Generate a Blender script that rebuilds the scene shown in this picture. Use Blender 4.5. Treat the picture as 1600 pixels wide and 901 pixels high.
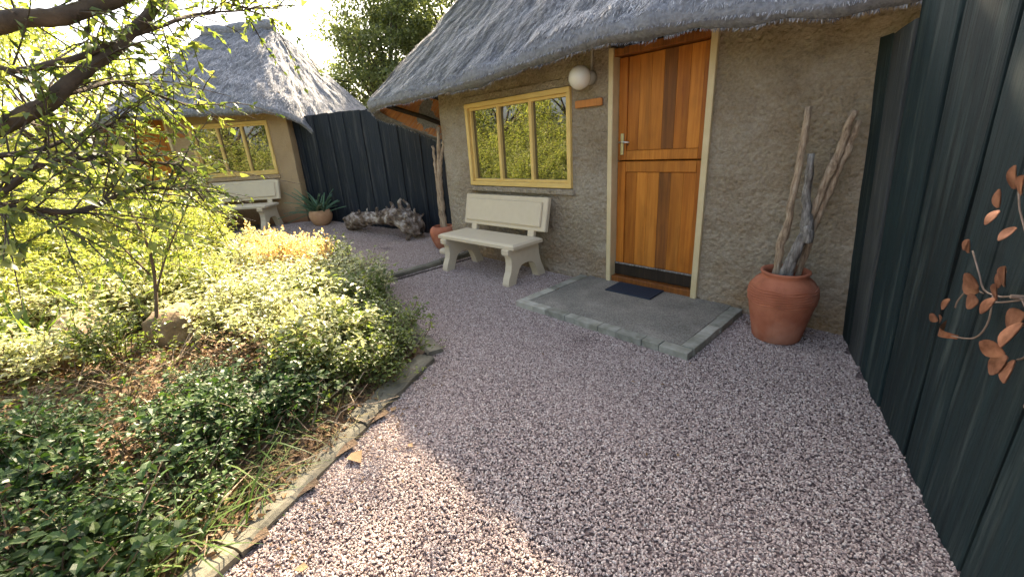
import bpy, bmesh, math, random
import numpy as np
from mathutils import Vector, Matrix

for o in list(bpy.data.objects):
    bpy.data.objects.remove(o, do_unlink=True)
sc = bpy.context.scene
col = sc.collection
RNG = np.random.default_rng(7)
random.seed(7)
rad = math.radians

# ---------------------------------------------------------------- camera
cam_d = bpy.data.cameras.new('camera')
cam = bpy.data.objects.new('camera', cam_d)
col.objects.link(cam)
YAW, PITCH, ROLL = rad(-47.135), rad(19.155), rad(-3.765)
fw = Vector((math.sin(YAW) * math.cos(PITCH), math.cos(YAW) * math.cos(PITCH), -math.sin(PITCH)))
r0 = Vector((math.cos(YAW), -math.sin(YAW), 0))
u0 = r0.cross(fw)
rr = math.cos(ROLL) * r0 + math.sin(ROLL) * u0
uu = -math.sin(ROLL) * r0 + math.cos(ROLL) * u0
M = Matrix((rr, uu, -fw)).transposed().to_4x4()
M.translation = Vector((2.299, -3.473, 1.423))
cam.matrix_world = M
cam_d.sensor_width = 36
cam_d.lens = 14.69
cam_d.clip_start = 0.02
cam_d.clip_end = 3000
sc.camera = cam
sc.render.resolution_x, sc.render.resolution_y = 1024, 576

# ---------------------------------------------------------------- light
SUN_AZ = -40.0      # degrees from +Y, negative towards -X
SUN_EL = 38.0
w = bpy.data.worlds.new('World')
sc.world = w
w.use_nodes = True
nt = w.node_tree
sky = nt.nodes.new('ShaderNodeTexSky')
sky.sky_type = 'NISHITA'
sky.sun_disc = False
sky.sun_elevation = rad(SUN_EL)
sky.sun_rotation = rad(SUN_AZ)
sky.air_density = 1.0
sky.dust_density = 5.0
sky.ozone_density = 0.6
hs = nt.nodes.new('ShaderNodeHueSaturation')          # thin high haze: a paler sky all over
hs.inputs['Saturation'].default_value = 0.7
nt.links.new(sky.outputs[0], hs.inputs['Color'])
nt.links.new(hs.outputs[0], nt.nodes['Background'].inputs[0])
nt.nodes['Background'].inputs[1].default_value = 0.08
sd = bpy.data.lights.new('sun', 'SUN')
sun = bpy.data.objects.new('sun', sd)
col.objects.link(sun)
sd.energy = 5.0
sd.angle = rad(0.9)
sd.color = (1.0, 0.82, 0.58)
sv = Vector((math.sin(rad(SUN_AZ)) * math.cos(rad(SUN_EL)), math.cos(rad(SUN_AZ)) * math.cos(rad(SUN_EL)), math.sin(rad(SUN_EL))))
sun.rotation_euler = sv.to_track_quat('Z', 'Y').to_euler()
sun.location = sv * 40
sc.view_settings.view_transform = 'Standard'
sc.view_settings.look = 'None'
sc.view_settings.gamma = 1
sc.view_settings.exposure = 2.9
sc.render.engine = 'CYCLES'
sc.cycles.max_bounces = 8
sc.cycles.transparent_max_bounces = 8

# ---------------------------------------------------------------- noise
def _hash(ix, iy, iz, seed):
    h = (ix.astype(np.int64) * 374761393 + iy.astype(np.int64) * 668265263 + iz.astype(np.int64) * 2147483647 + seed * 974711) & 0xFFFFFFFF
    h = ((h ^ (h >> 13)) * 1274126177) & 0xFFFFFFFF
    h = (h ^ (h >> 16)) & 0xFFFFFFFF
    return h / 4294967295.0
def vnoise(P, scale=1.0, seed=0):
    P = np.asarray(P, float) * scale
    i = np.floor(P); f = P - i; f = f * f * (3 - 2 * f)
    out = 0
    for dx in (0, 1):
        for dy in (0, 1):
            for dz in (0, 1):
                wgt = (f[..., 0] if dx else 1 - f[..., 0]) * (f[..., 1] if dy else 1 - f[..., 1]) * (f[..., 2] if dz else 1 - f[..., 2])
                out = out + wgt * _hash(i[..., 0] + dx, i[..., 1] + dy, i[..., 2] + dz, seed)
    return out * 2 - 1
def fbm(P, scale=1.0, octs=4, seed=0):
    a, s, t = 1.0, scale, 0
    for k in range(octs):
        t = t + a * vnoise(P, s, seed + k); a *= .5; s *= 2.03
    return t

# ---------------------------------------------------------------- materials
MATS = {}
class NT:
    def __init__(s, name):
        s.m = bpy.data.materials.new(name); s.m.use_nodes = True
        s.t = s.m.node_tree; s.b = s.t.nodes['Principled BSDF']; s.out = s.t.nodes['Material Output']
        MATS[name] = s.m
    def n(s, typ, ins=None, **kw):
        x = s.t.nodes.new(typ)
        for k, v in kw.items(): setattr(x, k, v)
        for k, v in (ins or {}).items(): s.set(x.inputs[k], v)
        return x
    def set(s, sock, v):
        if isinstance(v, bpy.types.NodeSocket): s.t.links.new(v, sock)
        elif isinstance(v, (tuple, list)) and sock.type == 'RGBA' and len(v) == 3: sock.default_value = (*v, 1)
        else: sock.default_value = v
    def ramp(s, fac, stops, interp='LINEAR'):
        x = s.n('ShaderNodeValToRGB', {'Fac': fac}); e = x.color_ramp.elements; x.color_ramp.interpolation = interp
        while len(e) < len(stops): e.new(.5)
        for q, (p, c) in zip(e, stops):
            q.position = p; q.color = (*c, 1) if len(c) == 3 else c
        return x.outputs['Color']
    def mix(s, fac, a, b, mode='MIX'):
        x = s.n('ShaderNodeMix', data_type='RGBA', blend_type=mode)
        s.set(x.inputs[0], fac); s.set(x.inputs[6], a); s.set(x.inputs[7], b)
        return x.outputs[2]
    def math(s, op, a, b=0.0, c=False):
        x = s.n('ShaderNodeMath', operation=op, use_clamp=c); s.set(x.inputs[0], a); s.set(x.inputs[1], b); return x.outputs[0]
    def coord(s, kind='Object'):
        return s.n('ShaderNodeTexCoord').outputs[kind]
    def mapping(s, vec, scale=(1, 1, 1), loc=(0, 0, 0)):
        return s.n('ShaderNodeMapping', {'Vector': vec, 'Scale': scale, 'Location': loc}).outputs[0]
    def noise(s, vec, scale, detail=4, rough=.55, out='Fac'):
        return s.n('ShaderNodeTexNoise', {'Vector': vec, 'Scale': scale, 'Detail': detail, 'Roughness': rough}).outputs[out]
    def voro(s, vec, scale, out='Distance', feature='F1', rnd=1.0):
        return s.n('ShaderNodeTexVoronoi', {'Vector': vec, 'Scale': scale, 'Randomness': rnd}, feature=feature).outputs[out]
    def bump(s, h, strength=.5, dist=.01):
        s.t.links.new(s.n('ShaderNodeBump', {'Height': h, 'Strength': strength, 'Distance': dist}).outputs[0], s.b.inputs['Normal'])
    def col(s, v): s.set(s.b.inputs['Base Color'], v)
    def rough(s, v): s.set(s.b.inputs['Roughness'], v)
    def spec(s, v): s.set(s.b.inputs['Specular IOR Level'], v)

def m_simple(name, c, c2=None, scale=20, rough=.8, bump=.3, bdist=.003, spec=.3):
    t = NT(name); v = t.coord()
    n = t.noise(v, scale, 6, .6)
    t.col(t.mix(t.ramp(n, [(.3, (0, 0, 0)), (.7, (1, 1, 1))]), c, c2 or tuple(x * .75 for x in c)))
    t.rough(rough); t.spec(spec); t.bump(n, bump, bdist); return t.m

def m_leaf(name, cols, trans=.5, tcol=None, rough=.45, spec=.35):
    t = NT(name)
    rnd = t.n('ShaderNodeNewGeometry').outputs['Random Per Island']
    k = len(cols)
    c = t.ramp(rnd, [((i + .5) / k, q) for i, q in enumerate(cols)])
    n = t.noise(t.coord(), 9, 2)
    c = t.mix(.35, c, t.mix(n, tuple(x * .6 for x in cols[0]), tuple(min(1, x * 1.35) for x in cols[-1])))
    t.col(c); t.rough(rough); t.spec(spec)
    tr = t.n('ShaderNodeBsdfTranslucent')
    if tcol is None:
        t.set(tr.inputs[0], t.mix(1.0, c, (1.9, 1.9, .9), 'MULTIPLY'))
    else: t.set(tr.inputs[0], t.mix(1.0, c, tcol, 'MULTIPLY'))
    ms = t.n('ShaderNodeMixShader', {0: trans, 1: t.b.outputs[0], 2: tr.outputs[0]})
    t.t.links.new(ms.outputs[0], t.out.inputs[0])
    return t.m

# gravel sheet
t = NT('gravel_bed'); v = t.coord()
vc = t.voro(v, 75, 'Color'); vd = t.voro(v, 75)
sep = t.n('ShaderNodeSeparateColor', {0: vc}).outputs[0]
c = t.ramp(sep, [(.0, (.11, .08, .078)), (.3, (.19, .14, .135)), (.6, (.28, .215, .2)), (.85, (.37, .30, .28)), (1, (.46, .40, .37))])
c = t.mix(t.math('SUBTRACT', 1, t.math('MULTIPLY', vd, 1.3), True), (.10, .075, .072), c)
t.col(c); t.rough(.9); t.spec(.2); t.bump(t.math('SUBTRACT', 1, vd), .9, .012)
# pebbles
t = NT('pebble'); v = t.coord()
rnd = t.n('ShaderNodeObjectInfo').outputs['Random']
c = t.ramp(rnd, [(.0, (.20, .15, .138)), (.2, (.28, .215, .195)), (.45, (.375, .292, .262)), (.7, (.455, .37, .33)), (.9, (.54, .465, .42)), (1, (.62, .55, .49))])
t.col(c); t.rough(.75); t.spec(.3)
# plaster
t = NT('plaster'); v = t.coord()
big = t.noise(v, 1.1, 5, .6); mid = t.noise(v, 6, 5, .6)
c = t.ramp(big, [(.3, (.32, .23, .13)), (.5, (.44, .355, .24)), (.68, (.56, .49, .375))])
c = t.mix(.4, c, t.ramp(mid, [(.3, (.22, .16, .095)), (.7, (.46, .40, .30))]))
z = t.n('ShaderNodeSeparateXYZ', {0: v}).outputs[2]
splash = t.math('SUBTRACT', 1, t.math('DIVIDE', t.math('ADD', z, t.math('MULTIPLY', t.math('SUBTRACT', mid, .5), .5)), .42), True)
c = t.mix(t.math('MULTIPLY', splash, .85), c, (.36, .21, .085))
blot = t.ramp(t.noise(t.mapping(v, (1, 1, .5), (3, 1, 2)), 2.3, 3), [(.56, (0, 0, 0)), (.7, (1, 1, 1))])
c = t.mix(t.math('MULTIPLY', blot, .35), c, (.13, .095, .06))
crumb = t.noise(v, 52, 4, .7)
vor = t.voro(v, 27, 'Distance', 'SMOOTH_F1')
worn = t.ramp(t.noise(t.mapping(v, (.7, 1, 1.3), (1, 5, 3)), 1.7, 5, .65), [(.48, (0, 0, 0)), (.66, (1, 1, 1))])
c = t.mix(t.math('MULTIPLY', worn, .55), c, (.58, .52, .42))
t.col(t.mix(.24, c, t.mix(t.ramp(crumb, [(.35, (0, 0, 0)), (.65, (1, 1, 1))]), (.07, .055, .035), (.60, .53, .43)))); t.rough(.95); t.spec(.15)
t.bump(t.math('ADD', t.math('MULTIPLY', crumb, 1.0), t.math('MULTIPLY', vor, 1.1)), 1.0, .034)
# plaster of the far cottage (more ochre)
t = NT('ochre_plaster'); v = t.coord()
c = t.ramp(t.noise(v, 1.4, 5), [(.3, (.33, .23, .125)), (.7, (.45, .33, .19))])
z = t.n('ShaderNodeSeparateXYZ', {0: v}).outputs[2]
c = t.mix(t.math('SUBTRACT', 1, t.math('DIVIDE', t.math('SUBTRACT', z, .2), .32), True), c, (.26, .13, .07))
t.col(c); t.rough(.95); t.bump(t.noise(v, 34, 4), .8, .02)
# thatch
for nm, a, b, c3 in (('thatch', (.10, .104, .116), (.225, .232, .252), (.385, .392, .41)), ('straw', (.11, .114, .126), (.295, .302, .325), (.46, .463, .472))):
    t = NT(nm); v = t.coord()
    rnd = t.n('ShaderNodeNewGeometry').outputs['Random Per Island']
    n = t.noise(v, 26, 6, .7); n2 = t.noise(v, 2.2, 4)
    f = rnd if nm == 'straw' else n
    c = t.ramp(f, [(.2, a), (.5, b), (.85, c3)])
    c = t.mix(t.math('MULTIPLY', t.ramp(n2, [(.4, (0, 0, 0)), (.7, (1, 1, 1))]), .3), c, (.24, .225, .205))
    t.col(c); t.rough(.85); t.spec(.2)
    if nm == 'thatch': t.bump(n, .9, .03)
# reeds under the eaves
t = NT('reed'); v = t.coord()
rnd = t.n('ShaderNodeNewGeometry').outputs['Random Per Island']
c = t.ramp(rnd, [(0, (.30, .125, .05)), (.5, (.46, .21, .085)), (1, (.58, .30, .13))])
t.col(t.mix(t.noise(v, 18, 3), c, (.36, .15, .06))); t.rough(.8)
m_simple('dark_pole', (.045, .035, .03), (.02, .016, .014), 14, .85)
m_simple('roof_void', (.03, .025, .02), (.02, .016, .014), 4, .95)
# painted timber
m_simple('cream_paint', (.66, .55, .33), (.55, .44, .24), 7, .5, .15, .002, .4)
m_simple('lit_cream_paint', (.74, .53, .19), (.66, .45, .14), 7, .45, .15, .002, .4)  # cream paint with the yellow of reflected light put into its colour
m_simple('concrete_cream', (.64, .55, .40), (.60, .51, .36), 14, .8, .25, .003)
# door wood
def m_wood(name, a, b, c3):
    t = NT(name); v = t.coord()
    info = t.n('ShaderNodeObjectInfo').outputs['Random']
    off = t.n('ShaderNodeCombineXYZ', {0: t.math('MULTIPLY', info, 13), 1: 0, 2: t.math('MULTIPLY', info, 7)}).outputs[0]
    vv = t.n('ShaderNodeVectorMath', {0: v, 1: off}, operation='ADD').outputs[0]
    g = t.noise(t.mapping(vv, (38, 20, 1.3)), 1.6, 6, .6)
    c = t.ramp(g, [(.25, a), (.5, b), (.78, c3)])
    st = t.noise(t.mapping(vv, (9, 3, .8), (5, 0, 1)), 1.1, 4, .6)
    c = t.mix(t.math('MULTIPLY', t.ramp(st, [(.5, (0, 0, 0)), (.72, (1, 1, 1))]), .55), c, tuple(x * .35 for x in a))
    c = t.mix(t.math('MULTIPLY', info, .4), c, tuple(x * .55 for x in a))
    sm = t.noise(t.mapping(v, (3, 3, 1.2), (8, 1, 2)), 1.6, 5, .6)
    c = t.mix(t.math('MULTIPLY', t.ramp(sm, [(.5, (0, 0, 0)), (.7, (1, 1, 1))]), .45), c, tuple(x * .4 for x in a))
    t.col(c); t.rough(.45); t.spec(.35); t.bump(g, .35, .003)
m_wood('amber_wood', (.34, .095, .010), (.50, .165, .018), (.60, .23, .032))
m_wood('honey_wood', (.40, .125, .015), (.55, .20, .026), (.65, .27, .045))
m_wood('stained_wood', (.14, .05, .014), (.26, .09, .018), (.40, .14, .025))
m_wood('blackened_wood', (.02, .014, .01), (.035, .024, .016), (.06, .038, .022))
m_wood('sign_wood', (.50, .18, .04), (.60, .23, .055), (.66, .28, .08))
# dark fence
def m_plank(name, a, b, weather):
    t = NT(name); v = t.coord()
    info = t.n('ShaderNodeObjectInfo').outputs['Random']
    off = t.n('ShaderNodeCombineXYZ', {0: t.math('MULTIPLY', info, 31), 1: t.math('MULTIPLY', info, 17), 2: t.math('MULTIPLY', info, 9)}).outputs[0]
    vv = t.n('ShaderNodeVectorMath', {0: v, 1: off}, operation='ADD').outputs[0]
    g = t.noise(t.mapping(vv, (30, 30, 1.1)), 1.5, 7, .65)
    c = t.mix(t.ramp(g, [(.32, (0, 0, 0)), (.68, (1, 1, 1))]), a, b)
    c = t.mix(t.math('MULTIPLY', info, .35), c, tuple(x * 1.6 for x in b))
    wr = t.noise(t.mapping(vv, (16, 16, 1.0), (2, 4, 1)), .9, 5, .7)
    c = t.mix(t.math('MULTIPLY', t.ramp(wr, [(.53, (0, 0, 0)), (.70, (1, 1, 1))]), .6), c, weather)
    t.col(c); t.rough(.68); t.spec(.3); t.bump(g, .9, .012)
m_plank('tarred_plank', (.0015, .005, .006), (.008, .023, .026), (.065, .085, .078))
m_plank('greyed_plank', (.015, .02, .022), (.05, .056, .056), (.14, .14, .125))
m_plank('blue_black_plank', (.004, .007, .011), (.015, .021, .030), (.10, .098, .098))
# terracotta
t = NT('terracotta'); v = t.coord()
n = t.noise(v, 7, 5); c = t.ramp(n, [(.3, (.33, .105, .055)), (.7, (.47, .175, .095))])
t.col(t.mix(t.math('MULTIPLY', t.ramp(t.noise(v, 3.1, 4), [(.5, (0, 0, 0)), (.75, (1, 1, 1))]), .35), t.mix(t.math('MULTIPLY', t.ramp(t.noise(t.mapping(v, (6, 6, 1.2)), 2.2, 5, .7), [(.54, (0, 0, 0)), (.72, (1, 1, 1))]), .45), c, (.20, .075, .04)), (.58, .42, .32))); t.rough(.8); t.spec(.3); t.bump(t.noise(v, 60, 3), .2, .003)
t = NT('pale_terracotta'); v = t.coord()
t.col(t.ramp(t.noise(v, 8, 4), [(.3, (.46, .25, .13)), (.7, (.60, .37, .21))])); t.rough(.8)
# branches, driftwood, bark, rock
for nm, a, b, c3 in (('pale_branch', (.14, .095, .06), (.37, .28, .19), (.54, .455, .345)), ('grey_branch', (.06, .052, .045), (.20, .185, .165), (.40, .38, .345))):
    t = NT(nm); v = t.coord()
    g = t.noise(t.mapping(v, (1, 1, .12)), 70, 5, .7); k = t.noise(v, 9, 5, .7)
    c = t.ramp(g, [(.3, a), (.5, b), (.72, c3)])
    c = t.mix(t.math('MULTIPLY', t.ramp(k, [(.52, (0, 0, 0)), (.68, (1, 1, 1))]), .6), c, tuple(x * .8 for x in a))
    t.col(c); t.rough(.88); t.spec(.2); t.bump(t.math('ADD', g, k), .9, .008)
t = NT('driftwood'); v = t.coord()
n = t.noise(v, 9, 6, .65); c = t.ramp(n, [(.36, (.05, .035, .022)), (.5, (.17, .125, .09)), (.64, (.45, .41, .36))])
t.col(c); t.rough(.9); t.bump(n, .9, .03)
m_simple('bark', (.10, .075, .055), (.045, .035, .027), 12, .9, .9, .02)
m_simple('twig', (.15, .10, .06), (.08, .055, .035), 20, .9, .4, .003)
t = NT('rock'); v = t.coord()
n = t.noise(v, 5, 7, .65); t.col(t.ramp(n, [(.3, (.11, .075, .045)), (.55, (.22, .155, .09)), (.75, (.34, .26, .17))])); t.rough(.95); t.bump(n, .8, .03)
t = NT('kerb_stone'); v = t.coord()
n = t.noise(v, 7, 6, .65); t.col(t.ramp(n, [(.3, (.085, .08, .06)), (.55, (.155, .142, .105)), (.75, (.22, .20, .15))])); t.rough(.95); t.bump(t.noise(v, 50, 4), .6, .006)
t = NT('slab'); v = t.coord()
n = t.noise(v, 4, 6, .6); c = t.ramp(n, [(.3, (.13, .12, .095)), (.55, (.22, .20, .16)), (.75, (.33, .30, .245))])
t.col(t.mix(.3, c, t.ramp(t.noise(v, 95, 2), [(.4, (.06, .06, .055)), (.62, (.42, .4, .36))]))); t.rough(.9); t.bump(t.noise(v, 80, 4), .6, .005)
t = NT('step_brick'); v = t.coord()
rnd = t.n('ShaderNodeObjectInfo').outputs['Random']
c = t.ramp(rnd, [(0, (.19, .18, .13)), (.4, (.27, .255, .19)), (.75, (.38, .355, .275)), (1, (.50, .46, .37))])
t.col(t.mix(.4, c, t.ramp(t.noise(v, 13, 5), [(.35, (.11, .12, .10)), (.65, (.42, .43, .40))]))); t.rough(.85); t.bump(t.noise(v, 40, 5), .5, .006)
t = NT('rubber_mat'); v = t.coord()
wv = t.n('ShaderNodeTexWave', {'Vector': v, 'Scale': 26.0}, wave_type='BANDS', bands_direction='X').outputs['Fac']
t.col(t.mix(wv, (.008, .014, .03), (.022, .036, .062))); t.rough(.8); t.bump(wv, .7, .004)
# glass, lamp, metal
t = NT('window_glass'); t.col((.012, .012, .008)); t.rough(.015); t.set(t.b.inputs['IOR'], 3.0); t.spec(.5)
t = NT('opal_glass'); t.col((.72, .68, .58)); t.rough(.25); t.set(t.b.inputs['Subsurface Weight'], .15)
t = NT('steel'); t.col((.6, .57, .5)); t.rough(.3); t.set(t.b.inputs['Metallic'], 1.0)
t = NT('copper'); v = t.coord(); t.col(t.ramp(t.noise(v, 30, 4), [(.3, (.20, .085, .045)), (.7, (.50, .25, .15))])); t.rough(.5); t.set(t.b.inputs['Metallic'], .75)
m_simple('copper_stem', (.28, .21, .16), (.16, .11, .08), 40, .5)
m_simple('white_plastic', (.6, .57, .5), None, 9, .5)
# soil and litter
t = NT('soil'); v = t.coord()
n = t.noise(v, 9, 7, .7); t.col(t.ramp(n, [(.3, (.05, .033, .02)), (.55, (.12, .08, .05)), (.75, (.22, .15, .09))])); t.rough(1); t.bump(n, 1, .03)
t = NT('outer_ground'); v = t.coord()
n = t.noise(v, 1.5, 6, .7); t.col(t.ramp(n, [(.3, (.07, .06, .03)), (.6, (.13, .11, .06)), (.8, (.09, .11, .035))])); t.rough(1)
m_leaf('dry_leaf', [(.12, .07, .035), (.23, .14, .07), (.34, .235, .13), (.17, .095, .045)], .2, (1.2, 1.1, .85), .75)
# foliage
m_leaf('leaf_pale', [(.17, .20, .07), (.28, .31, .13), (.42, .43, .23), (.54, .53, .34)], .45, (1.35, 1.35, .9), .32, .7)
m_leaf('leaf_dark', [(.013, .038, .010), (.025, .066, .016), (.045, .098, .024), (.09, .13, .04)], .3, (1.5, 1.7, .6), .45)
m_leaf('leaf_mid', [(.05, .085, .025), (.085, .13, .038), (.13, .18, .055), (.20, .22, .08)], .5, (1.7, 1.75, .65), .4, .5)
m_leaf('leaf_yellow', [(.09, .14, .04), (.16, .21, .055), (.25, .28, .09), (.36, .35, .14)], .55, (1.65, 1.65, .7), .4, .5)
m_leaf('leaf_orange', [(.48, .25, .15), (.56, .40, .24), (.62, .50, .30), (.54, .53, .30)], .5, (1.5, 1.4, .8))
m_leaf('leaf_tree', [(.055, .08, .035), (.09, .12, .05), (.14, .17, .07), (.21, .23, .10)], .5, (1.6, 1.6, .75))
m_leaf('leaf_aloe', [(.06, .13, .075), (.10, .19, .11), (.15, .25, .15)], .1, (1, 1, 1), .4)
m_leaf('leaf_strap', [(.05, .10, .025), (.09, .16, .04), (.15, .21, .06)], .4, (1.8, 1.8, .6))
m_leaf('dry_grass', [(.26, .20, .10), (.36, .29, .16), (.20, .16, .08), (.13, .15, .06)], .35, (1.4, 1.3, .8), .7)

# ---------------------------------------------------------------- mesh helpers
def tag(o, label=None, cat=None, group=None, kind=None):
    if label: o['label'] = label
    if cat: o['category'] = cat
    if group: o['group'] = group
    if kind: o['kind'] = kind
    return o
def link(o): col.objects.link(o); return o
def thing(name, loc, label, cat, group=None, rz=0):
    e = bpy.data.objects.new(name, None); e.empty_display_size = .1
    e.location = loc; e.rotation_euler = (0, 0, rz); link(e)
    return tag(e, label, cat, group)
def par(o, p, world=True):
    o.parent = p
    if world:
        q = p; inv = Matrix.Identity(4)
        chain = []
        while q is not None:
            chain.append(Matrix.LocRotScale(q.location, q.rotation_euler, q.scale)); q = q.parent
        wm = Matrix.Identity(4)
        for k, mm in enumerate(reversed(chain)):
            wm = wm @ mm
        # parents that are meshes in world coordinates keep identity location, only the root Empty moves
        o.matrix_parent_inverse = wm.inverted() if p.type == 'EMPTY' else Matrix.Identity(4)
    return o
def mesh_obj(name, V, F, mats, parent=None, smooth=False, mi=None, world=True):
    me = bpy.data.meshes.new(name)
    V = np.asarray(V, np.float32).reshape(-1, 3)
    if isinstance(F, np.ndarray):
        n, k = F.shape
        me.vertices.add(len(V)); me.vertices.foreach_set('co', V.ravel())
        me.loops.add(n * k); me.loops.foreach_set('vertex_index', F.astype(np.int32).ravel())
        me.polygons.add(n)
        me.polygons.foreach_set('loop_start', np.arange(0, n * k, k, dtype=np.int32))
        me.polygons.foreach_set('loop_total', np.full(n, k, np.int32))
        me.update(calc_edges=True)
    else:
        me.from_pydata([tuple(map(float, v)) for v in V], [], F)
    if isinstance(mats, str): mats = [mats]
    for m in mats: me.materials.append(MATS[m])
    if mi is not None: me.polygons.foreach_set('material_index', np.asarray(mi, np.int32))
    if smooth: me.polygons.foreach_set('use_smooth', np.ones(len(me.polygons), bool))
    me.update()
    o = bpy.data.objects.new(name, me); link(o)
    if parent is not None: par(o, parent, world)
    return o
class MB:
    def __init__(s): s.v = []; s.f = []; s.n = 0
    def add(s, V, F):
        V = [tuple(map(float, q)) for q in V]
        s.v += V; s.f += [tuple(i + s.n for i in q) for q in F]; s.n += len(V); return s
    def box(s, lo, hi, ch=0.0, X=None):
        """box with chamfered edges; X maps local to world"""
        lo = np.array(lo, float); hi = np.array(hi, float)
        if ch <= 0:
            V = [(x, y, z) for x in (lo[0], hi[0]) for y in (lo[1], hi[1]) for z in (lo[2], hi[2])]
            F = [(0, 1, 3, 2), (4, 6, 7, 5), (0, 4, 5, 1), (2, 3, 7, 6), (0, 2, 6, 4), (1, 5, 7, 3)]
        else:
            bm = bmesh.new(); bmesh.ops.create_cube(bm, size=1)
            for q in bm.verts: q.co = Vector(((lo[i] + hi[i]) / 2 + q.co[i] * (hi[i] - lo[i]) for i in range(3)))
            bmesh.ops.bevel(bm, geom=list(bm.edges), offset=ch, segments=1, affect='EDGES')
            bm.verts.index_update(); V = [tuple(q.co) for q in bm.verts]; F = [tuple(q.index for q in f.verts) for f in bm.faces]; bm.free()
        if X is not None: V = [X(*q) for q in V]
        return s.add(V, F)
    def tube(s, pts, rads, k=8, cap=True, jit=0.0):
        pts = [Vector(p) for p in pts]; n = len(pts)
        V = []; up = Vector((0, 0, 1)); prev = None
        for i, p in enumerate(pts):
            d = (pts[min(i + 1, n - 1)] - pts[max(i - 1, 0)]).normalized()
            if prev is None:
                a = d.cross(up if abs(d.z) < .9 else Vector((1, 0, 0))).normalized()
            else: a = (prev - d * prev.dot(d)).normalized()
            prev = a; b = d.cross(a)
            r = rads[i] if hasattr(rads, '__len__') else rads
            for j in range(k):
                t_ = 2 * math.pi * j / k; q = r * (1 + (random.uniform(-jit, jit) if jit else 0))
                V.append(p + a * (q * math.cos(t_)) + b * (q * math.sin(t_)))
        F = [(i * k + j, i * k + (j + 1) % k, (i + 1) * k + (j + 1) % k, (i + 1) * k + j) for i in range(n - 1) for j in range(k)]
        if cap: F += [tuple(reversed(range(k))), tuple((n - 1) * k + j for j in range(k))]
        return s.add(V, F)
    def lathe(s, prof, k=32, c=(0, 0, 0), fn=None):
        V = []
        for r, z in prof:
            for j in range(k):
                t_ = 2 * math.pi * j / k; q = r * (fn(t_, z) if fn else 1)
                V.append((c[0] + q * math.cos(t_), c[1] + q * math.sin(t_), c[2] + z))
        n = len(prof)
        F = [(i * k + j, i * k + (j + 1) % k, (i + 1) * k + (j + 1) % k, (i + 1) * k + j) for i in range(n - 1) for j in range(k)]
        F.append(tuple(reversed(range(k))))
        return s.add(V, F)
    def build(s, name, mats, parent=None, smooth=False, world=True):
        return mesh_obj(name, s.v, s.f, mats, parent, smooth, None, world)
def smooth_path(pts, n=24):
    P = np.array(pts, float); m = len(P); out = []
    Q = np.vstack([2 * P[0] - P[1], P, 2 * P[-1] - P[-2]])
    for t_ in np.linspace(0, m - 1 - 1e-6, n):
        i = int(t_); f = t_ - i; a, b, c_, d = Q[i:i + 4]
        out.append(.5 * ((2 * b) + (c_ - a) * f + (2 * a - 5 * b + 4 * c_ - d) * f * f + (3 * b - a - 3 * c_ + d) * f ** 3))
    return np.array(out)
def norm(a): return a / np.maximum(np.linalg.norm(a, axis=-1, keepdims=True), 1e-9)

def leaf_fine(P, D, N, L, W, fold=.22, droop=.2):
    n = len(P); D = norm(D); S = norm(np.cross(D, N)); N2 = np.cross(S, D)
    L = np.broadcast_to(L, (n,))[:, None]; W = np.broadcast_to(W, (n,))[:, None]
    c1 = P + D * L * .28 + N2 * L * .05; c2 = P + D * L * .66 + N2 * L * .0; tip = P + D * L - N2 * L * droop
    w1, w2 = W * .5, W * .38
    V = np.stack([P, c1 + S * w1 + N2 * w1 * fold * 2, c1, c1 - S * w1 + N2 * w1 * fold * 2, c2 + S * w2 + N2 * w2 * fold * 2, c2, c2 - S * w2 + N2 * w2 * fold * 2, tip], 1).reshape(-1, 3)
    f = np.array([(0, 2, 1), (0, 3, 2), (1, 2, 5), (1, 5, 4), (2, 3, 6), (2, 6, 5), (4, 5, 7), (5, 6, 7)])
    F = (np.arange(n)[:, None, None] * 8 + f[None]).reshape(-1, 3)
    return V, F
def leaf_geo(P, D, N, L, W, fold=.25, droop=.15):
    """pointed leaves: base P, direction D, up N; 6 verts, 4 tris per leaf given as 2 quads"""
    n = len(P); D = norm(D); S = norm(np.cross(D, N)); N2 = np.cross(S, D)
    L = np.broadcast_to(L, (n,))[:, None]; W = np.broadcast_to(W, (n,))[:, None]
    m1 = P + D * L * .38; 
    a = P
    b = m1 + S * W * .5 + N2 * W * fold
    c_ = P + D * L - N2 * L * droop
    d = m1 - S * W * .5 + N2 * W * fold
    mm = m1 + N2 * 0
    V = np.stack([a, b, c_, d, mm], 1).reshape(-1, 3)
    base = np.arange(n)[:, None] * 5
    F = np.concatenate([base + np.array([[0, 4, 1]]), base + np.array([[4, 2, 1]]), base + np.array([[0, 3, 4]]), base + np.array([[4, 3, 2]])], 1).reshape(-1, 3)
    return V, F
def blade_geo(P, D, L, W, bend, seg=4, roll=None):
    """long arching blades from P, initial direction D, curving down by bend"""
    n = len(P); D = norm(D); up = np.array([0, 0, 1.0])
    H = D.copy(); H[:, 2] = 0; H = norm(H + 1e-6)
    S = norm(np.cross(D, up + 1e-3))
    rows = []
    for k in range(seg + 1):
        t_ = k / seg
        c_ = P + D * (L * t_)[:, None] + H * (bend * L * t_ * t_ * .6)[:, None] - up * (bend * L * t_ ** 2)[:, None]
        wd = (W * (1 - t_ ** 2.2) * (.6 + .4 * min(1, t_ * 5)))[:, None] * .5
        rows.append(np.stack([c_ - S * wd, c_ + S * wd], 1))
    V = np.stack(rows, 1).reshape(n, -1, 3)
    f = []
    for k in range(seg):
        f.append([2 * k, 2 * k + 1, 2 * k + 3, 2 * k + 2])
    f = np.array(f); F = (np.arange(n)[:, None, None] * (2 * (seg + 1)) + f[None]).reshape(-1, 4)
    return V.reshape(-1, 3), F
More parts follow.
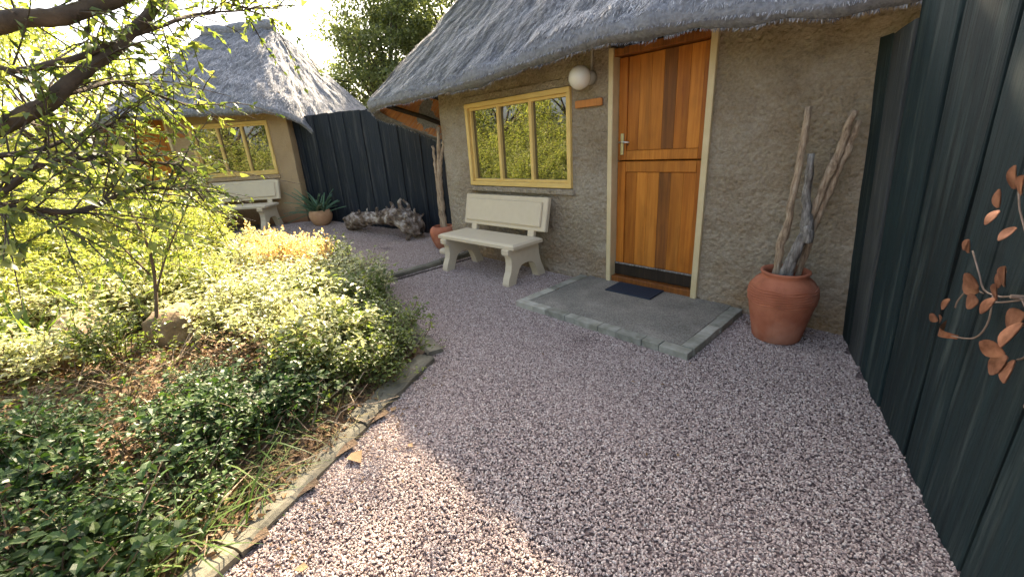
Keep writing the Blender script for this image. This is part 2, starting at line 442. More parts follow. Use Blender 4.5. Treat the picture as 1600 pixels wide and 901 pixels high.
def rand_dirs(n, rng, zmin=-1):
    d = norm(rng.normal(size=(n, 3)))
    d[:, 2] = np.where(d[:, 2] < zmin, -d[:, 2], d[:, 2]); return norm(d)

# ---------------------------------------------------------------- terrain
KERB = [(1.6, -5.3), (.697, -3.536), (-.026, -2.144), (-.3, -2.07), (-1.36, -1.79), (-2.05, -1.55)]
GARDEN = np.array(KERB + [(-2.9, -1.62), (-3.8, -1.75), (-5.0, -2.15), (-6.2, -2.9), (-8.5, -5.2), (-11, -8), (-16, -11), (-4, -12), (4, -12)])
def terr(x, y):
    t_ = np.clip((-3.9 - x) / 2.5, 0, 1)
    return np.where(x < -2.05, .02 + .18 * t_, 0.0)
def in_poly(x, y, poly):
    ins = np.zeros(np.shape(x), bool); n = len(poly)
    for i in range(n):
        x1, y1 = poly[i]; x2, y2 = poly[(i + 1) % n]
        c_ = ((y1 > y) != (y2 > y)) & (x < (x2 - x1) * (y - y1) / (y2 - y1 + 1e-12) + x1)
        ins ^= c_
    return ins
def poly_dist(x, y, poly):
    d = np.full(np.shape(x), 1e9); n = len(poly)
    for i in range(n):
        a = np.array(poly[i]); b = np.array(poly[(i + 1) % n]); e = b - a
        t_ = np.clip(((x - a[0]) * e[0] + (y - a[1]) * e[1]) / (e @ e), 0, 1)
        d = np.minimum(d, np.hypot(x - a[0] - t_ * e[0], y - a[1] - t_ * e[1]))
    return d
def soil_z(x, y):
    d = poly_dist(x, y, GARDEN)
    P = np.stack([x, y, 0 * x], -1)
    return terr(x, y) + .02 + np.clip(d * .10, 0, .13) + .03 * fbm(P, 2.3, 3, 5) * np.clip(d * 3, 0, 1) + .08 * np.clip((d - 1.2), 0, 1)
def grid_mesh(name, xs, ys, zf, mats, keep=None):
    X, Y = np.meshgrid(xs, ys, indexing='ij'); Z = zf(X, Y)
    V = np.stack([X, Y, Z], -1).reshape(-1, 3); ny = len(ys)
    I, J = np.meshgrid(np.arange(len(xs) - 1), np.arange(ny - 1), indexing='ij')
    F = np.stack([I * ny + J, (I + 1) * ny + J, (I + 1) * ny + J + 1, I * ny + J + 1], -1).reshape(-1, 4)
    if keep is not None:
        cx = V[F].mean(1); F = F[keep(cx[:, 0], cx[:, 1])]
        used = np.unique(F); mp = np.zeros(len(V), int); mp[used] = np.arange(len(used)); V = V[used]; F = mp[F]
    return mesh_obj(name, V, F, mats, None, True)

g = grid_mesh('ground', np.array([-900, -300, -100, -40, -18, 8, 40, 100, 300, 900.]), np.array([-900, -300, -100, -40, -14, 10, 40, 100, 300, 900.]), lambda x, y: -.06 + 0 * x, 'outer_ground')
tag(g, kind='structure')
xs = np.concatenate([np.arange(-9, -2.06, .2), [-2.052, -2.048], np.arange(-2, 5.6, .2)])
g = grid_mesh('gravel', xs, np.arange(-6.4, 3.2, .2), lambda x, y: terr(x, y) + .006 * fbm(np.stack([x, y, 0 * x], -1), 1.7, 3, 2), 'gravel_bed')
tag(g, kind='structure')
ax = np.arange(-16, 4, .12)
g = grid_mesh('garden_soil', ax, np.arange(-12, -1.4, .12), soil_z, 'soil', lambda x, y: in_poly(x, y, GARDEN))
tag(g, kind='structure')

# loose stones of the gravel: instanced by geometry nodes on a sheet of the visible path
def gravel_stones():
    # carrier: fine quads of path area in view, outside bed, step, kerbs and walls
    st = .1
    X, Y = np.meshgrid(np.arange(-6.6, 2.9, st), np.arange(-4.0, .7, st), indexing='ij')
    X = X.ravel(); Y = Y.ravel(); cx = X + st / 2; cy = Y + st / 2
    k = ~in_poly(cx, cy, GARDEN)
    k &= ~((cx > -2.6) & (cy > -.03))
    k &= ~((cx > -.30) & (cx < 1.28) & (cy > -.98))
    fx = 1.911 - .338 * (cy - .095)
    k &= cx < fx + .02
    k &= (cx + 6.5) * .707 - (cy + .68) * .707 > 0
    X = X[k]; Y = Y[k]
    Q = np.stack([np.stack([X + a, Y + b], -1) for a, b in ((0, 0), (st, 0), (st, st), (0, st))], 1)
    Z = terr(np.repeat((X + st / 2)[:, None], 4, 1), Q[..., 1]) + .003
    V = np.concatenate([Q, Z[..., None]], -1).reshape(-1, 3)
    F = np.arange(len(V)).reshape(-1, 4)
    o = mesh_obj('gravel_stones', V, F, 'gravel_bed')
    ng = bpy.data.node_groups.new('gravel_scatter', 'GeometryNodeTree')
    ng.interface.new_socket('Geometry', in_out='INPUT', socket_type='NodeSocketGeometry')
    ng.interface.new_socket('Geometry', in_out='OUTPUT', socket_type='NodeSocketGeometry')
    N = ng.nodes; Lk = ng.links
    gi = N.new('NodeGroupInput'); go = N.new('NodeGroupOutput')
    dp = N.new('GeometryNodeDistributePointsOnFaces'); dp.inputs['Density'].default_value = 19000; dp.inputs['Seed'].default_value = 3
    ico = N.new('GeometryNodeMeshIcoSphere'); ico.inputs['Radius'].default_value = .0043; ico.inputs['Subdivisions'].default_value = 2
    sp = N.new('GeometryNodeSetPosition'); nz = N.new('ShaderNodeTexNoise'); nz.inputs['Scale'].default_value = 120; nz.inputs['Detail'].default_value = 1
    sb = N.new('ShaderNodeVectorMath'); sb.operation = 'SUBTRACT'; sb.inputs[1].default_value = (.5, .5, .5)
    ml = N.new('ShaderNodeVectorMath'); ml.operation = 'SCALE'; ml.inputs['Scale'].default_value = .006
    Lk.new(nz.outputs['Color'], sb.inputs[0]); Lk.new(sb.outputs[0], ml.inputs[0]); Lk.new(ml.outputs[0], sp.inputs['Offset'])
    Lk.new(ico.outputs['Mesh'], sp.inputs['Geometry'])
    sm = N.new('GeometryNodeSetMaterial'); sm.inputs['Material'].default_value = MATS['pebble']
    Lk.new(sp.outputs[0], sm.inputs[0])
    ip = N.new('GeometryNodeInstanceOnPoints')
    Lk.new(gi.outputs[0], dp.inputs['Mesh']); Lk.new(dp.outputs['Points'], ip.inputs['Points']); Lk.new(sm.outputs[0], ip.inputs['Instance'])
    rr_ = N.new('FunctionNodeRandomValue'); rr_.data_type = 'FLOAT_VECTOR'; rr_.inputs[1].default_value = (6.28, 6.28, 6.28)
    Lk.new(rr_.outputs[0], ip.inputs['Rotation'])
    rs = N.new('FunctionNodeRandomValue'); rs.data_type = 'FLOAT_VECTOR'; rs.inputs[0].default_value = (.5, .5, .45); rs.inputs[1].default_value = (1.7, 1.5, 1.2); rs.inputs['Seed'].default_value = 5
    Lk.new(rs.outputs[0], ip.inputs['Scale'])
    jg = N.new('GeometryNodeJoinGeometry'); Lk.new(ip.outputs[0], jg.inputs[0])
    Lk.new(jg.outputs[0], go.inputs[0])
    md = o.modifiers.new('scatter', 'NODES'); md.node_group = ng
    tag(o, 'loose mauve and grey gravel stones covering the path', 'gravel', kind='stuff')
gravel_stones()

# kerb stones around the planted bed and across the path
def kerb_run(pts, wdt, h, label, splits):
    base = pts[0]
    e = thing('garden_edging', (base[0], base[1], 0), label, 'kerb')
    rg = np.random.default_rng(len(pts) * 7 + splits)
    for (a, b) in zip(pts[:-1], pts[1:]):
        a = np.array(a); b = np.array(b); L = np.linalg.norm(b - a); d = (b - a) / L; nrm = np.array([-d[1], d[0]])
        n = max(1, round(L / .9)) if splits == 0 else splits
        for i in range(n):
            s0 = L * i / n + .006; s1 = L * (i + 1) / n - .006
            mb = MB(); off = rg.uniform(-.006, .006); zz = rg.uniform(-.008, .008)
            K = 9; ss = np.linspace(s0, s1, K)
            V = []; 
            for q in ss:
                c_ = a + d * q
                w0 = -wdt / 2 + off + rg.uniform(-.007, .007); w1 = wdt / 2 + off + rg.uniform(-.01, .01); hz = h + zz + rg.uniform(-.006, .006)
                gz = float(terr(np.array(max(c_[0], -2.0)), np.array(c_[1])))
                for ww, z_ in ((w0, -.05), (w0 - .004, hz - .014), (w0 + .014, hz), (w1 - .014, hz + .003), (w1 + .004, hz - .014), (w1, -.05)):
                    p = c_ + nrm * ww; V.append((p[0], p[1], gz + z_))
            F = [(i_ * 6 + j, i_ * 6 + j + 1, i_ * 6 + 7 + j, i_ * 6 + 6 + j) for i_ in range(K - 1) for j in range(5)]
            F += [tuple(range(6))[::-1], tuple((K - 1) * 6 + j for j in range(6))]
            mb.add(V, F).build('kerb_stone', 'kerb_stone', e)
kerb_run([(1.6, -5.3), (.62, -3.50), (-.085, -2.13)], .13, .045, 'weathered concrete kerb holding the planted bed beside the gravel path', 0)
kerb_run([(-.10, -2.05), (-.42, -1.98), (-1.36, -1.73), (-1.95, -1.52)], .12, .04, 'low concrete kerb under the leafy bushes at the corner of the bed', 1)
kerb_run([(-2.06, -1.5), (-2.08, -.62), (-2.09, -.06)], .07, .085, 'narrow concrete edging strip crossing the gravel behind the bench', 1)

# ---------------------------------------------------------------- thatched roofs
def loop_sample(E, step=.06):
    P = smooth_path(E + [E[0]], (len(E)) * 40)
    d = np.concatenate([[0], np.cumsum(np.linalg.norm(np.diff(P, axis=0), axis=1))])
    n = int(d[-1] / step); s = np.linspace(0, d[-1], n, endpoint=False)
    return np.stack([np.interp(s, d, P[:, i]) for i in range(3)], 1)
def make_roof(root, E, R0, R1, X, seed, straw_n, vis, thick=.17, und_in=1.15, bulge=.03):
    """E eave lip loop (local), R0/R1 ridge ends, X local->world, vis(local pts)->mask where loose straw is laid"""
    rg = np.random.default_rng(seed)
    lip = loop_sample(E); n = len(lip)
    R0 = np.array(R0, float); R1 = np.array(R1, float); rd = R1 - R0
    # ridge target, smoothly mapped
    tt = np.clip(((lip - R0) @ rd) / (rd @ rd), 0, 1)
    top = R0 + tt[:, None] * rd
    rows = []
    rows.append(lip + norm((top - lip) * [1, 1, 0]) * .10 + [0, 0, .03])       # underside just inside
    rows.append(lip)
    out = norm((lip - top) * [1, 1, 0])
    rows.append(lip + out * .045 + [0, 0, .05])
    rows.append(lip + out * .03 + [0, 0, .12])
    st = lip + out * -.02 + [0, 0, thick]
    NR = 44
    tp = top + [0, 0, .0]
    for k in range(NR + 1):
        v_ = k / NR
        p = st * (1 - v_) + tp * v_
        p[:, 2] += bulge * math.sin(math.pi * v_)
        rows.append(p)
    G = np.stack(rows, 0)                       # rows x n x 3
    nr = len(rows)
    # surface normals for displacement
    du = np.roll(G, -1, 1) - np.roll(G, 1, 1); dv = np.gradient(G, axis=0)
    Nn = norm(np.cross(du, dv)); 
    cen = (R0 + R1) / 2 - [0, 0, 1.5]
    sgn = np.sign(((G - cen) * Nn).sum(-1, keepdims=True)); Nn = Nn * sgn
    # streaked along slope: noise in (loop, slope) space
    arc = np.arange(n) * .06; UV = np.stack(np.broadcast_arrays(arc[None, :], np.arange(nr)[:, None] * .07, 0.0), -1)
    h = .030 * fbm(G, 1.6, 3, seed) + .020 * fbm(UV * [6, 3, 1], 1.0, 3, seed + 3) + .018 * fbm(UV * [13, 6, 1], 1.0, 2, seed + 9)
    wv = np.ones((nr, 1)); wv[0] = .2; wv[1] = .7
    G2 = G + Nn * (h * wv)[..., None]
    V = G2.reshape(-1, 3)
    I, J = np.meshgrid(np.arange(nr - 1), np.arange(n), indexing='ij'); J2 = (J + 1) % n
    F = np.stack([I * n + J, I * n + J2, (I + 1) * n + J2, (I + 1) * n + J], -1).reshape(-1, 4)
    th = mesh_obj('thatch', X(V), F, 'thatch', root, True)
    # loose straw
    keepi = []
    m = straw_n * 5
    ui = rg.uniform(0, n, m); vi = rg.uniform(4, nr - 2, m)
    a = ui.astype(int) % n; b = vi.astype(int)
    fu = (ui % 1)[:, None]; fv = (vi % 1)[:, None]
    def bil(Q): return (Q[b, a] * (1 - fu) + Q[b, (a + 1) % n] * fu) * (1 - fv) + (Q[b + 1, a] * (1 - fu) + Q[b + 1, (a + 1) % n] * fu) * fv
    P = bil(G2); Nm = norm(bil(Nn)); up = norm(bil(np.gradient(G, axis=0)))
    # weight by row width so straw is even per area
    wdt = np.linalg.norm(G[b, (a + 1) % n] - G[b, a], axis=1); ok = (rg.uniform(0, .06, m) < wdt) & vis(P)
    idx = np.where(ok)[0][:straw_n]
    P, Nm, up = P[idx], Nm[idx], up[idx]; k = len(P)
    side = np.cross(up, Nm)
    D = norm(-up + side * rg.normal(0, .34, (k, 1)) + Nm * rg.uniform(-.02, .28, (k, 1)))
    L = rg.uniform(.035, .13, (k, 1)); W = rg.uniform(.004, .009, (k, 1)); S = norm(np.cross(D, Nm))
    p0 = P + Nm * .004 - D * L * .3
    SV = np.stack([p0 - S * W / 2, p0 + S * W / 2, p0 + D * L + S * W / 4, p0 + D * L - S * W / 4], 1)
    # fringe at the lip
    kf = int(n * 60); ui = rg.uniform(0, n, kf); a = ui.astype(int) % n
    row = rg.integers(1, 5, kf); Pf = G2[row, a] + (G2[row, (a + 1) % n] - G2[row, a]) * (ui % 1)[:, None]
    ok = vis(Pf); Pf = Pf[ok]; a = a[ok]; kf = len(Pf)
    o3 = out[a]; sd_ = np.cross(o3, [0, 0, 1.0])
    D = norm(o3 * rg.uniform(.25, .8, (kf, 1)) + [0, 0, -1.0] * rg.uniform(.6, 1.1, (kf, 1)) + sd_ * rg.normal(0, .3, (kf, 1)))
    L = rg.uniform(.015, .045, (kf, 1)) * np.where(rg.uniform(size=(kf, 1)) < .02, 2.0, 1.0); W = rg.uniform(.003, .007, (kf, 1)); S = norm(np.cross(D, norm(rg.normal(size=(kf, 3)))))
    p0 = Pf - D * L * .35
    FV = np.stack([p0 - S * W / 2, p0 + S * W / 2, p0 + D * L + S * W / 5, p0 + D * L - S * W / 5], 1)
    AV = np.concatenate([SV, FV]).reshape(-1, 3)
    s_ = mesh_obj('loose_straw', X(AV), np.arange(len(AV)).reshape(-1, 4), 'straw', th)
    tag(s_, kind='stuff')
    # ridge roll
    mb = MB(); pts = [R0 + rd * q + np.array([0, 0, .02 + .02 * math.sin(q * 17)]) for q in np.linspace(-.03, 1.03, 24)]
    mb.tube(X(np.array(pts)), [.05] + [.115 + .008 * math.sin(i * 1.7) for i in range(22)] + [.05], 12)
    mb.build('ridge_cap', 'thatch', root, True)
    # underside lining of reeds: strips running up the slope
    lin = []; 
    ss = loop_sample(E, .022); t2 = np.clip(((ss - R0) @ rd) / (rd @ rd), 0, 1); tp2 = R0 + t2[:, None] * rd
    mdir = (tp2 - ss); ln = np.linalg.norm(mdir, axis=1, keepdims=True); mdir = mdir / ln
    k = len(ss); nx = np.roll(ss, -1, 0) - ss; 
    p0 = ss + mdir * .05 + [0, 0, .0]
    p1 = ss + mdir * np.minimum(und_in, ln * .6) 
    zj = rg.uniform(-.006, .006, (k, 1)) * [0, 0, 1.0]
    RV = np.stack([p0 + zj, p0 + nx * .96 + zj, p1 + nx * .8 + zj, p1 + zj], 1).reshape(-1, 3)
    mid = ((p0 + p1) / 2); kk = vis(mid)
    RV = RV.reshape(-1, 4, 3)[kk].reshape(-1, 3)
    ro = mesh_obj('reed_lining', X(RV), np.arange(len(RV)).reshape(-1, 4), 'reed', root)
    tag(ro, kind='stuff')
    return lip, top

# ---------------------------------------------------------------- walls with openings
def wall_mesh(name, x0, x1, z0, z1, holes, X, mat, parent, th=.22, rough=.012, seed=1):
    """front face y=0 with openings and reveals, outer faces displaced a little; X(x,y,z)->world arrays"""
    xs = sorted(set([x0, x1] + [h[0] for h in holes] + [h[1] for h in holes])); zs = sorted(set([z0, z1] + [h[2] for h in holes] + [h[3] for h in holes]))
    def fill(a, st):
        o_ = []
        for p, q in zip(a[:-1], a[1:]):
            o_ += list(np.linspace(p, q, max(1, int(round((q - p) / st))), endpoint=False))
        return np.array(o_ + [a[-1]])
    xs = fill(xs, .06); zs = fill(zs, .06); nz = len(zs)
    XX, ZZ = np.meshgrid(xs, zs, indexing='ij')
    P = np.stack([XX, 0 * XX, ZZ], -1)
    edge = np.zeros_like(XX)
    for h in holes:
        edge = np.maximum(edge, ((XX > h[0] - .05) & (XX < h[1] + .05) & (ZZ > h[2] - .05) & (ZZ < h[3] + .05)))
    P[..., 1] = rough * fbm(P, 2.2, 4, seed) * (1 - edge)
    V = P.reshape(-1, 3); I, J = np.meshgrid(np.arange(len(xs) - 1), np.arange(nz - 1), indexing='ij')
    cx = (xs[:-1] + xs[1:])[I] / 2; cz = (zs[:-1] + zs[1:])[J] / 2
    keep = np.ones_like(cx, bool)
    for h in holes: keep &= ~((cx > h[0]) & (cx < h[1]) & (cz > h[2]) & (cz < h[3]))
    F = np.stack([I * nz + J, (I + 1) * nz + J, (I + 1) * nz + J + 1, I * nz + J + 1], -1)[keep]
    V = list(map(tuple, V)); F = [tuple(q) for q in F]
    for h in holes:
        b = len(V)
        for y in (0, th):
            V += [(h[0], y, h[2]), (h[1], y, h[2]), (h[1], y, h[3]), (h[0], y, h[3])]
        F += [(b, b + 1, b + 5, b + 4), (b + 1, b + 2, b + 6, b + 5), (b + 2, b + 3, b + 7, b + 6), (b + 3, b, b + 4, b + 7)]
    # back face of the wall and ends
    return mesh_obj(name, X(np.array(V)), F, mat, parent, False)
def plain_wall(name, pts, z0, z1, mat, parent, seed=2):
    """vertical wall along a plan polyline, subdivided and slightly uneven"""
    P = np.array(pts, float); d = np.concatenate([[0], np.cumsum(np.linalg.norm(np.diff(P, axis=0), axis=1))])
    s = np.linspace(0, d[-1], max(2, int(d[-1] / .08))); Q = np.stack([np.interp(s, d, P[:, i]) for i in range(2)], 1)
    zs = np.linspace(z0, z1, int((z1 - z0) / .1)); nz = len(zs)
    V = np.concatenate([np.repeat(Q[:, None], nz, 1), np.broadcast_to(zs[None, :, None], (len(Q), nz, 1))], -1)
    V = V.reshape(-1, 3); V[:, :2] += .01 * np.stack([fbm(V, 2, 3, seed), fbm(V, 2, 3, seed + 5)], -1)
    I, J = np.meshgrid(np.arange(len(Q) - 1), np.arange(nz - 1), indexing='ij')
    F = np.stack([I * nz + J, (I + 1) * nz + J, (I + 1) * nz + J + 1, I * nz + J + 1], -1).reshape(-1, 4)
    return mesh_obj(name, V, F, mat, parent, True)

def window(root, X, x0, x1, z0, z1, nm='window', casement=True):
    """painted timber frame with three lights; X local->world single point"""
    m = MB()
    fw_ = .05
    m.box((x0, -.035, z1 - fw_), (x1, .06, z1), .004, X); m.box((x0, -.035, z0), (x1, .06, z0 + fw_), .004, X)
    m.box((x0, -.033, z0 + fw_), (x0 + fw_, .06, z1 - fw_), .004, X); m.box((x1 - fw_, -.033, z0 + fw_), (x1, .06, z1 - fw_), .004, X)
    # inner bead
    b = .03
    m.box((x0 + fw_, .0, z1 - fw_ - b), (x1 - fw_, .055, z1 - fw_), .003, X); m.box((x0 + fw_, .0, z0 + fw_), (x1 - fw_, .055, z0 + fw_ + b), .003, X)
    m.box((x0 + fw_, .002, z0 + fw_ + b), (x0 + fw_ + b, .055, z1 - fw_ - b), .003, X); m.box((x1 - fw_ - b * .5, .002, z0 + fw_ + b), (x1 - fw_, .055, z1 - fw_ - b), .003, X)
    wf = m.build(nm, 'lit_cream_paint', root)
    iw = (x1 - x0 - 2 * fw_); c1 = x0 + fw_ + iw * .335; c2 = x0 + fw_ + iw * .667
    for c_ in (c1, c2):
        MB().box((c_ - .022, -.004, z0 + fw_ + b * .5), (c_ + .022, .057, z1 - fw_ - b * .5), .004, X).build('mullion', 'lit_cream_paint', wf)
    for a, b_ in ((x0 + fw_ + .012, c1), (c1, c2), (c2, x1 - fw_ - .006)):
        MB().box((a + .01, .034, z0 + fw_ + .012), (b_ - .01, .040, z1 - fw_ - .012), 0, X).build('pane', 'window_glass', wf)
    return wf

# ================================================================ near cottage
cot = thing('thatched_cottage', (1.0, 0, 0), 'near thatched cottage with rough brown plaster wall and amber stable door', 'cottage')
I3 = lambda V: np.asarray(V)
E1 = [(4.8, -.45, 1.93), (2.6, -.45, 1.93), (1.92, -.45, 1.945), (1.67, -.45, 1.94), (1.0, -.45, 2.025), (.33, -.45, 2.08), (-.3, -.45, 2.056), (-1.04, -.45, 2.01), (-1.9, -.45, 1.98), (-2.7, -.45, 1.975), (-3.3, -.44, 1.975), (-3.72, -.37, 1.955), (-3.88, -.20, 1.89), (-3.76, .05, 1.76), (-3.5, .32, 1.60), (-3.22, .58, 1.44), (-3.12, 1.0, 1.42), (-3.2, 2.0, 1.42), (-3.3, 3.2, 1.45), (-3.3, 4.2, 1.7), (-2.8, 4.75, 1.95), (0, 4.8, 1.98), (3, 4.8, 1.95), (4.8, 4.8, 1.93)]
make_roof(cot, E1, (-1.55, 1.95, 4.66), (3.9, 1.95, 4.66), I3, 11, 80000, lambda P: (P[:, 1] < 2.1) & (P[:, 0] < 2.6))
WIN = (-2.055, -.429, .945, 1.895); DOOR = (.0, .91, .0, 2.12)
X1 = lambda V: np.asarray(V, float)
wall_mesh('front_wall', -2.62, 4.4, -.05, 2.42, [(-2.055, -.429, .945, 1.895), (.0, .91, -.05, 2.2)], X1, 'plaster', cot)
plain_wall('side_wall', [(-2.62, 0), (-2.645, .012), (-2.66, .04), (-2.66, 4.2)], -.05, 2.3, 'plaster', cot)
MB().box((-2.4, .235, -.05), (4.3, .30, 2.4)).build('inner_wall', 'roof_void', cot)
pt = lambda x, y, z: (x, y, z)
window(cot, pt, *WIN)
m = MB(); m.box((-2.10, -.045, .872), (-.395, .05, .935), .012); m.build('sill', 'plaster', cot)
m = MB(); m.box((-2.11, -.022, 1.9), (-.43, .03, 1.975), .008); m.build('lintel', 'plaster', cot)
m = MB(); m.box((-2.6, -.03, -.05), (-.32, .02, .075), .015); m.build('plinth', 'plaster', cot)
# door frame
m = MB(); m.box((-.002, -.03, .045), (.046, .115, 2.13), .004); m.build('door_post', 'cream_paint', cot)
m = MB(); m.box((.862, -.03, .045), (.912, .115, 2.10), .004); m.build('door_post', 'cream_paint', cot)
m = MB(); m.box((.048, -.02, 2.06), (.860, .115, 2.12), .004); m.build('door_head', 'stained_wood', cot)
m = MB(); m.box((.048, -.01, .045), (.860, .13, .105), .004); m.build('threshold', 'stained_wood', cot)
# stable door: two leaves
def leaf(z0, z1, top_rail, bot_rail, tones, lname, stile_m, bot_m):
    y0, y1 = .060, .105
    x0, x1 = .052, .857
    sw = .085
    m = MB(); m.box((x0, y0 + .028, z0), (x1, y1, z1), .002)
    d = m.build(lname, 'amber_wood', cot)
    MB().box((x0, y0, z0 + .002), (x0 + sw, y0 + .027, z1 - .002), .004).build('stile', stile_m, d)
    MB().box((x1 - sw * .75, y0, z0 + .002), (x1, y0 + .027, z1 - .002), .004).build('stile', 'amber_wood', d)
    a, b = x0 + sw + .001, x1 - sw * .75 - .001
    if top_rail: MB().box((a, y0 + .001, z1 - top_rail), (b, y0 + .027, z1 - .003), .004).build('rail', 'honey_wood', d)
    if bot_rail: MB().box((a, y0 + .001, z0 + .003), (b, y0 + .027, z0 + bot_rail), .004).build('rail', bot_m, d)
    n = len(tones); zz0 = z0 + bot_rail + .003; zz1 = z1 - top_rail - .003
    for i, tn in enumerate(tones):
        p = a + (b - a) * i / n; q = a + (b - a) * (i + 1) / n
        MB().box((p + .0006, y0 + .014, zz0), (q - .0006, y0 + .0275, zz1), .0014).build('board', tn, d)
    return d
up = leaf(1.205, 2.055, 0, .085, ['amber_wood', 'honey_wood', 'honey_wood', 'stained_wood', 'amber_wood', 'honey_wood'], 'upper_door', 'stained_wood' if False else 'amber_wood', 'honey_wood')
lo = leaf(.11, 1.197, .095, .10, ['amber_wood', 'honey_wood', 'honey_wood', 'stained_wood', 'honey_wood', 'amber_wood'], 'lower_door', 'amber_wood', 'blackened_wood')
MB().box((.055, .036, .222), (.853, .0585, .236), .004).build('weather_bar', 'grey_branch', lo)
MB().box((.053, .047, .112), (.855, .0588, .219), .003).build('kick_board', 'blackened_wood', lo)
m = MB(); m.box((.085, .048, 1.255), (.118, .0595, 1.44), .003); hp = m.build('handle_plate', 'steel', up)
m = MB(); m.tube([(.10, .05, 1.365), (.10, .005, 1.365)], .009, 10); m.tube([(.10, .008, 1.365), (.14, .004, 1.366), (.20, .006, 1.362)], [.009, .009, .007], 10); m.build('handle', 'steel', up, True)
m = MB(); m.tube([(.155, .062, 1.34), (.155, .052, 1.34)], .006, 8); m.build('keyhole', 'blackened_wood', up)
# rafters under the eaves
for x in (-2.2, -1.45, -.62, .25, 1.15, 2.0):
    m = MB(); m.tube([(x, -.24, 2.10 if x < .9 else 2.06), (x, .1, 2.42), (x, .9, 3.2)], .042, 8); m.build('rafter', 'dark_pole', cot, True)
for pa, pb in (((-3.68, -.16, 2.04), (-3.08, .70, 1.63)), ((-3.46, .06, 2.26), (-2.93, .80, 1.90))):
    m = MB(); m.tube([pa, ((pa[0] + pb[0]) / 2, (pa[1] + pb[1]) / 2, (pa[2] + pb[2]) / 2 + .02), pb], .032, 8); m.build('purlin', 'dark_pole', cot, True)
# wall lamp
lamp = thing('wall_lamp', (-.2, 0, 1.93), 'round white globe lamp on the plaster wall beside the door', 'lamp')
prof = [(.001, -.1)] + [(.1 * math.sin(a), -.1 * math.cos(a)) for a in np.linspace(.15, math.pi - .15, 20)] + [(.001, .1)]
m = MB(); m.lathe(prof, 28, (-.215, -.155, 1.93)); m.build('globe', 'opal_glass', lamp, True)
m = MB(); m.tube([(-.2, .0, 1.935), (-.2, -.05, 1.935), (-.208, -.085, 1.933)], [.062, .058, .05], 20); m.build('base', 'white_plastic', lamp, True)
m = MB(); m.tube([(-.19, -.012, 1.99), (-.185, -.012, 2.12), (-.18, -.012, 2.35)], .010, 8); m.build('conduit', 'white_plastic', lamp, True)
sg = MB().box((-.372, -.028, 1.692), (-.07, -.004, 1.757), .004).build('sign_board', 'sign_wood')
tag(sg, 'small blank orange wooden name board beneath the globe lamp', 'sign')

# ---------------------------------------------------------------- doorstep
st = thing('doorstep', (.49, -.5, 0), 'low concrete doorstep edged with grey bricks in front of the door', 'step')
MB().box((-.215, -.922, -.05), (1.20, .05, .050), .003).build('slab', 'slab', st)
rg = np.random.default_rng(4)
def bricks(p, q, w_, n, side):
    p = np.array(p, float); q = np.array(q, float); L = np.linalg.norm(q - p); d = (q - p) / L; nn = np.array([d[1], -d[0]]) * side
    cuts = np.sort(np.concatenate([[0, L], L * (np.arange(1, n) + rg.uniform(-.22, .22, n - 1)) / n]))
    for a, b in zip(cuts[:-1], cuts[1:]):
        j = rg.uniform(-.004, .004, 3)
        f = lambda x, y, z: (p[0] + d[0] * x + nn[0] * y, p[1] + d[1] * x + nn[1] * y, z)
        MB().box((a + .0018, .002 + j[0] * .5, -.05), (b - .0018, w_ + j[1], .0545 + j[2] * .6), .003, f).build('brick', 'step_brick', st)
bricks((-.313, -.925), (1.291, -.925), .088, 9, 1)
bricks((-.217, -.922), (-.217, -.03), .095, 5, -1)
bricks((1.203, -.922), (1.203, -.03), .092, 6, 1)
m = MB(); m.box((0, 0, 0), (.46, .27, .012), .004)
mat_o = m.build('door_mat', 'rubber_mat'); mat_o.location = (.165, -.295, .0505); mat_o.rotation_euler = (0, 0, rad(1.5))
tag(mat_o, 'ribbed dark blue rubber mat lying on the concrete doorstep', 'doormat')

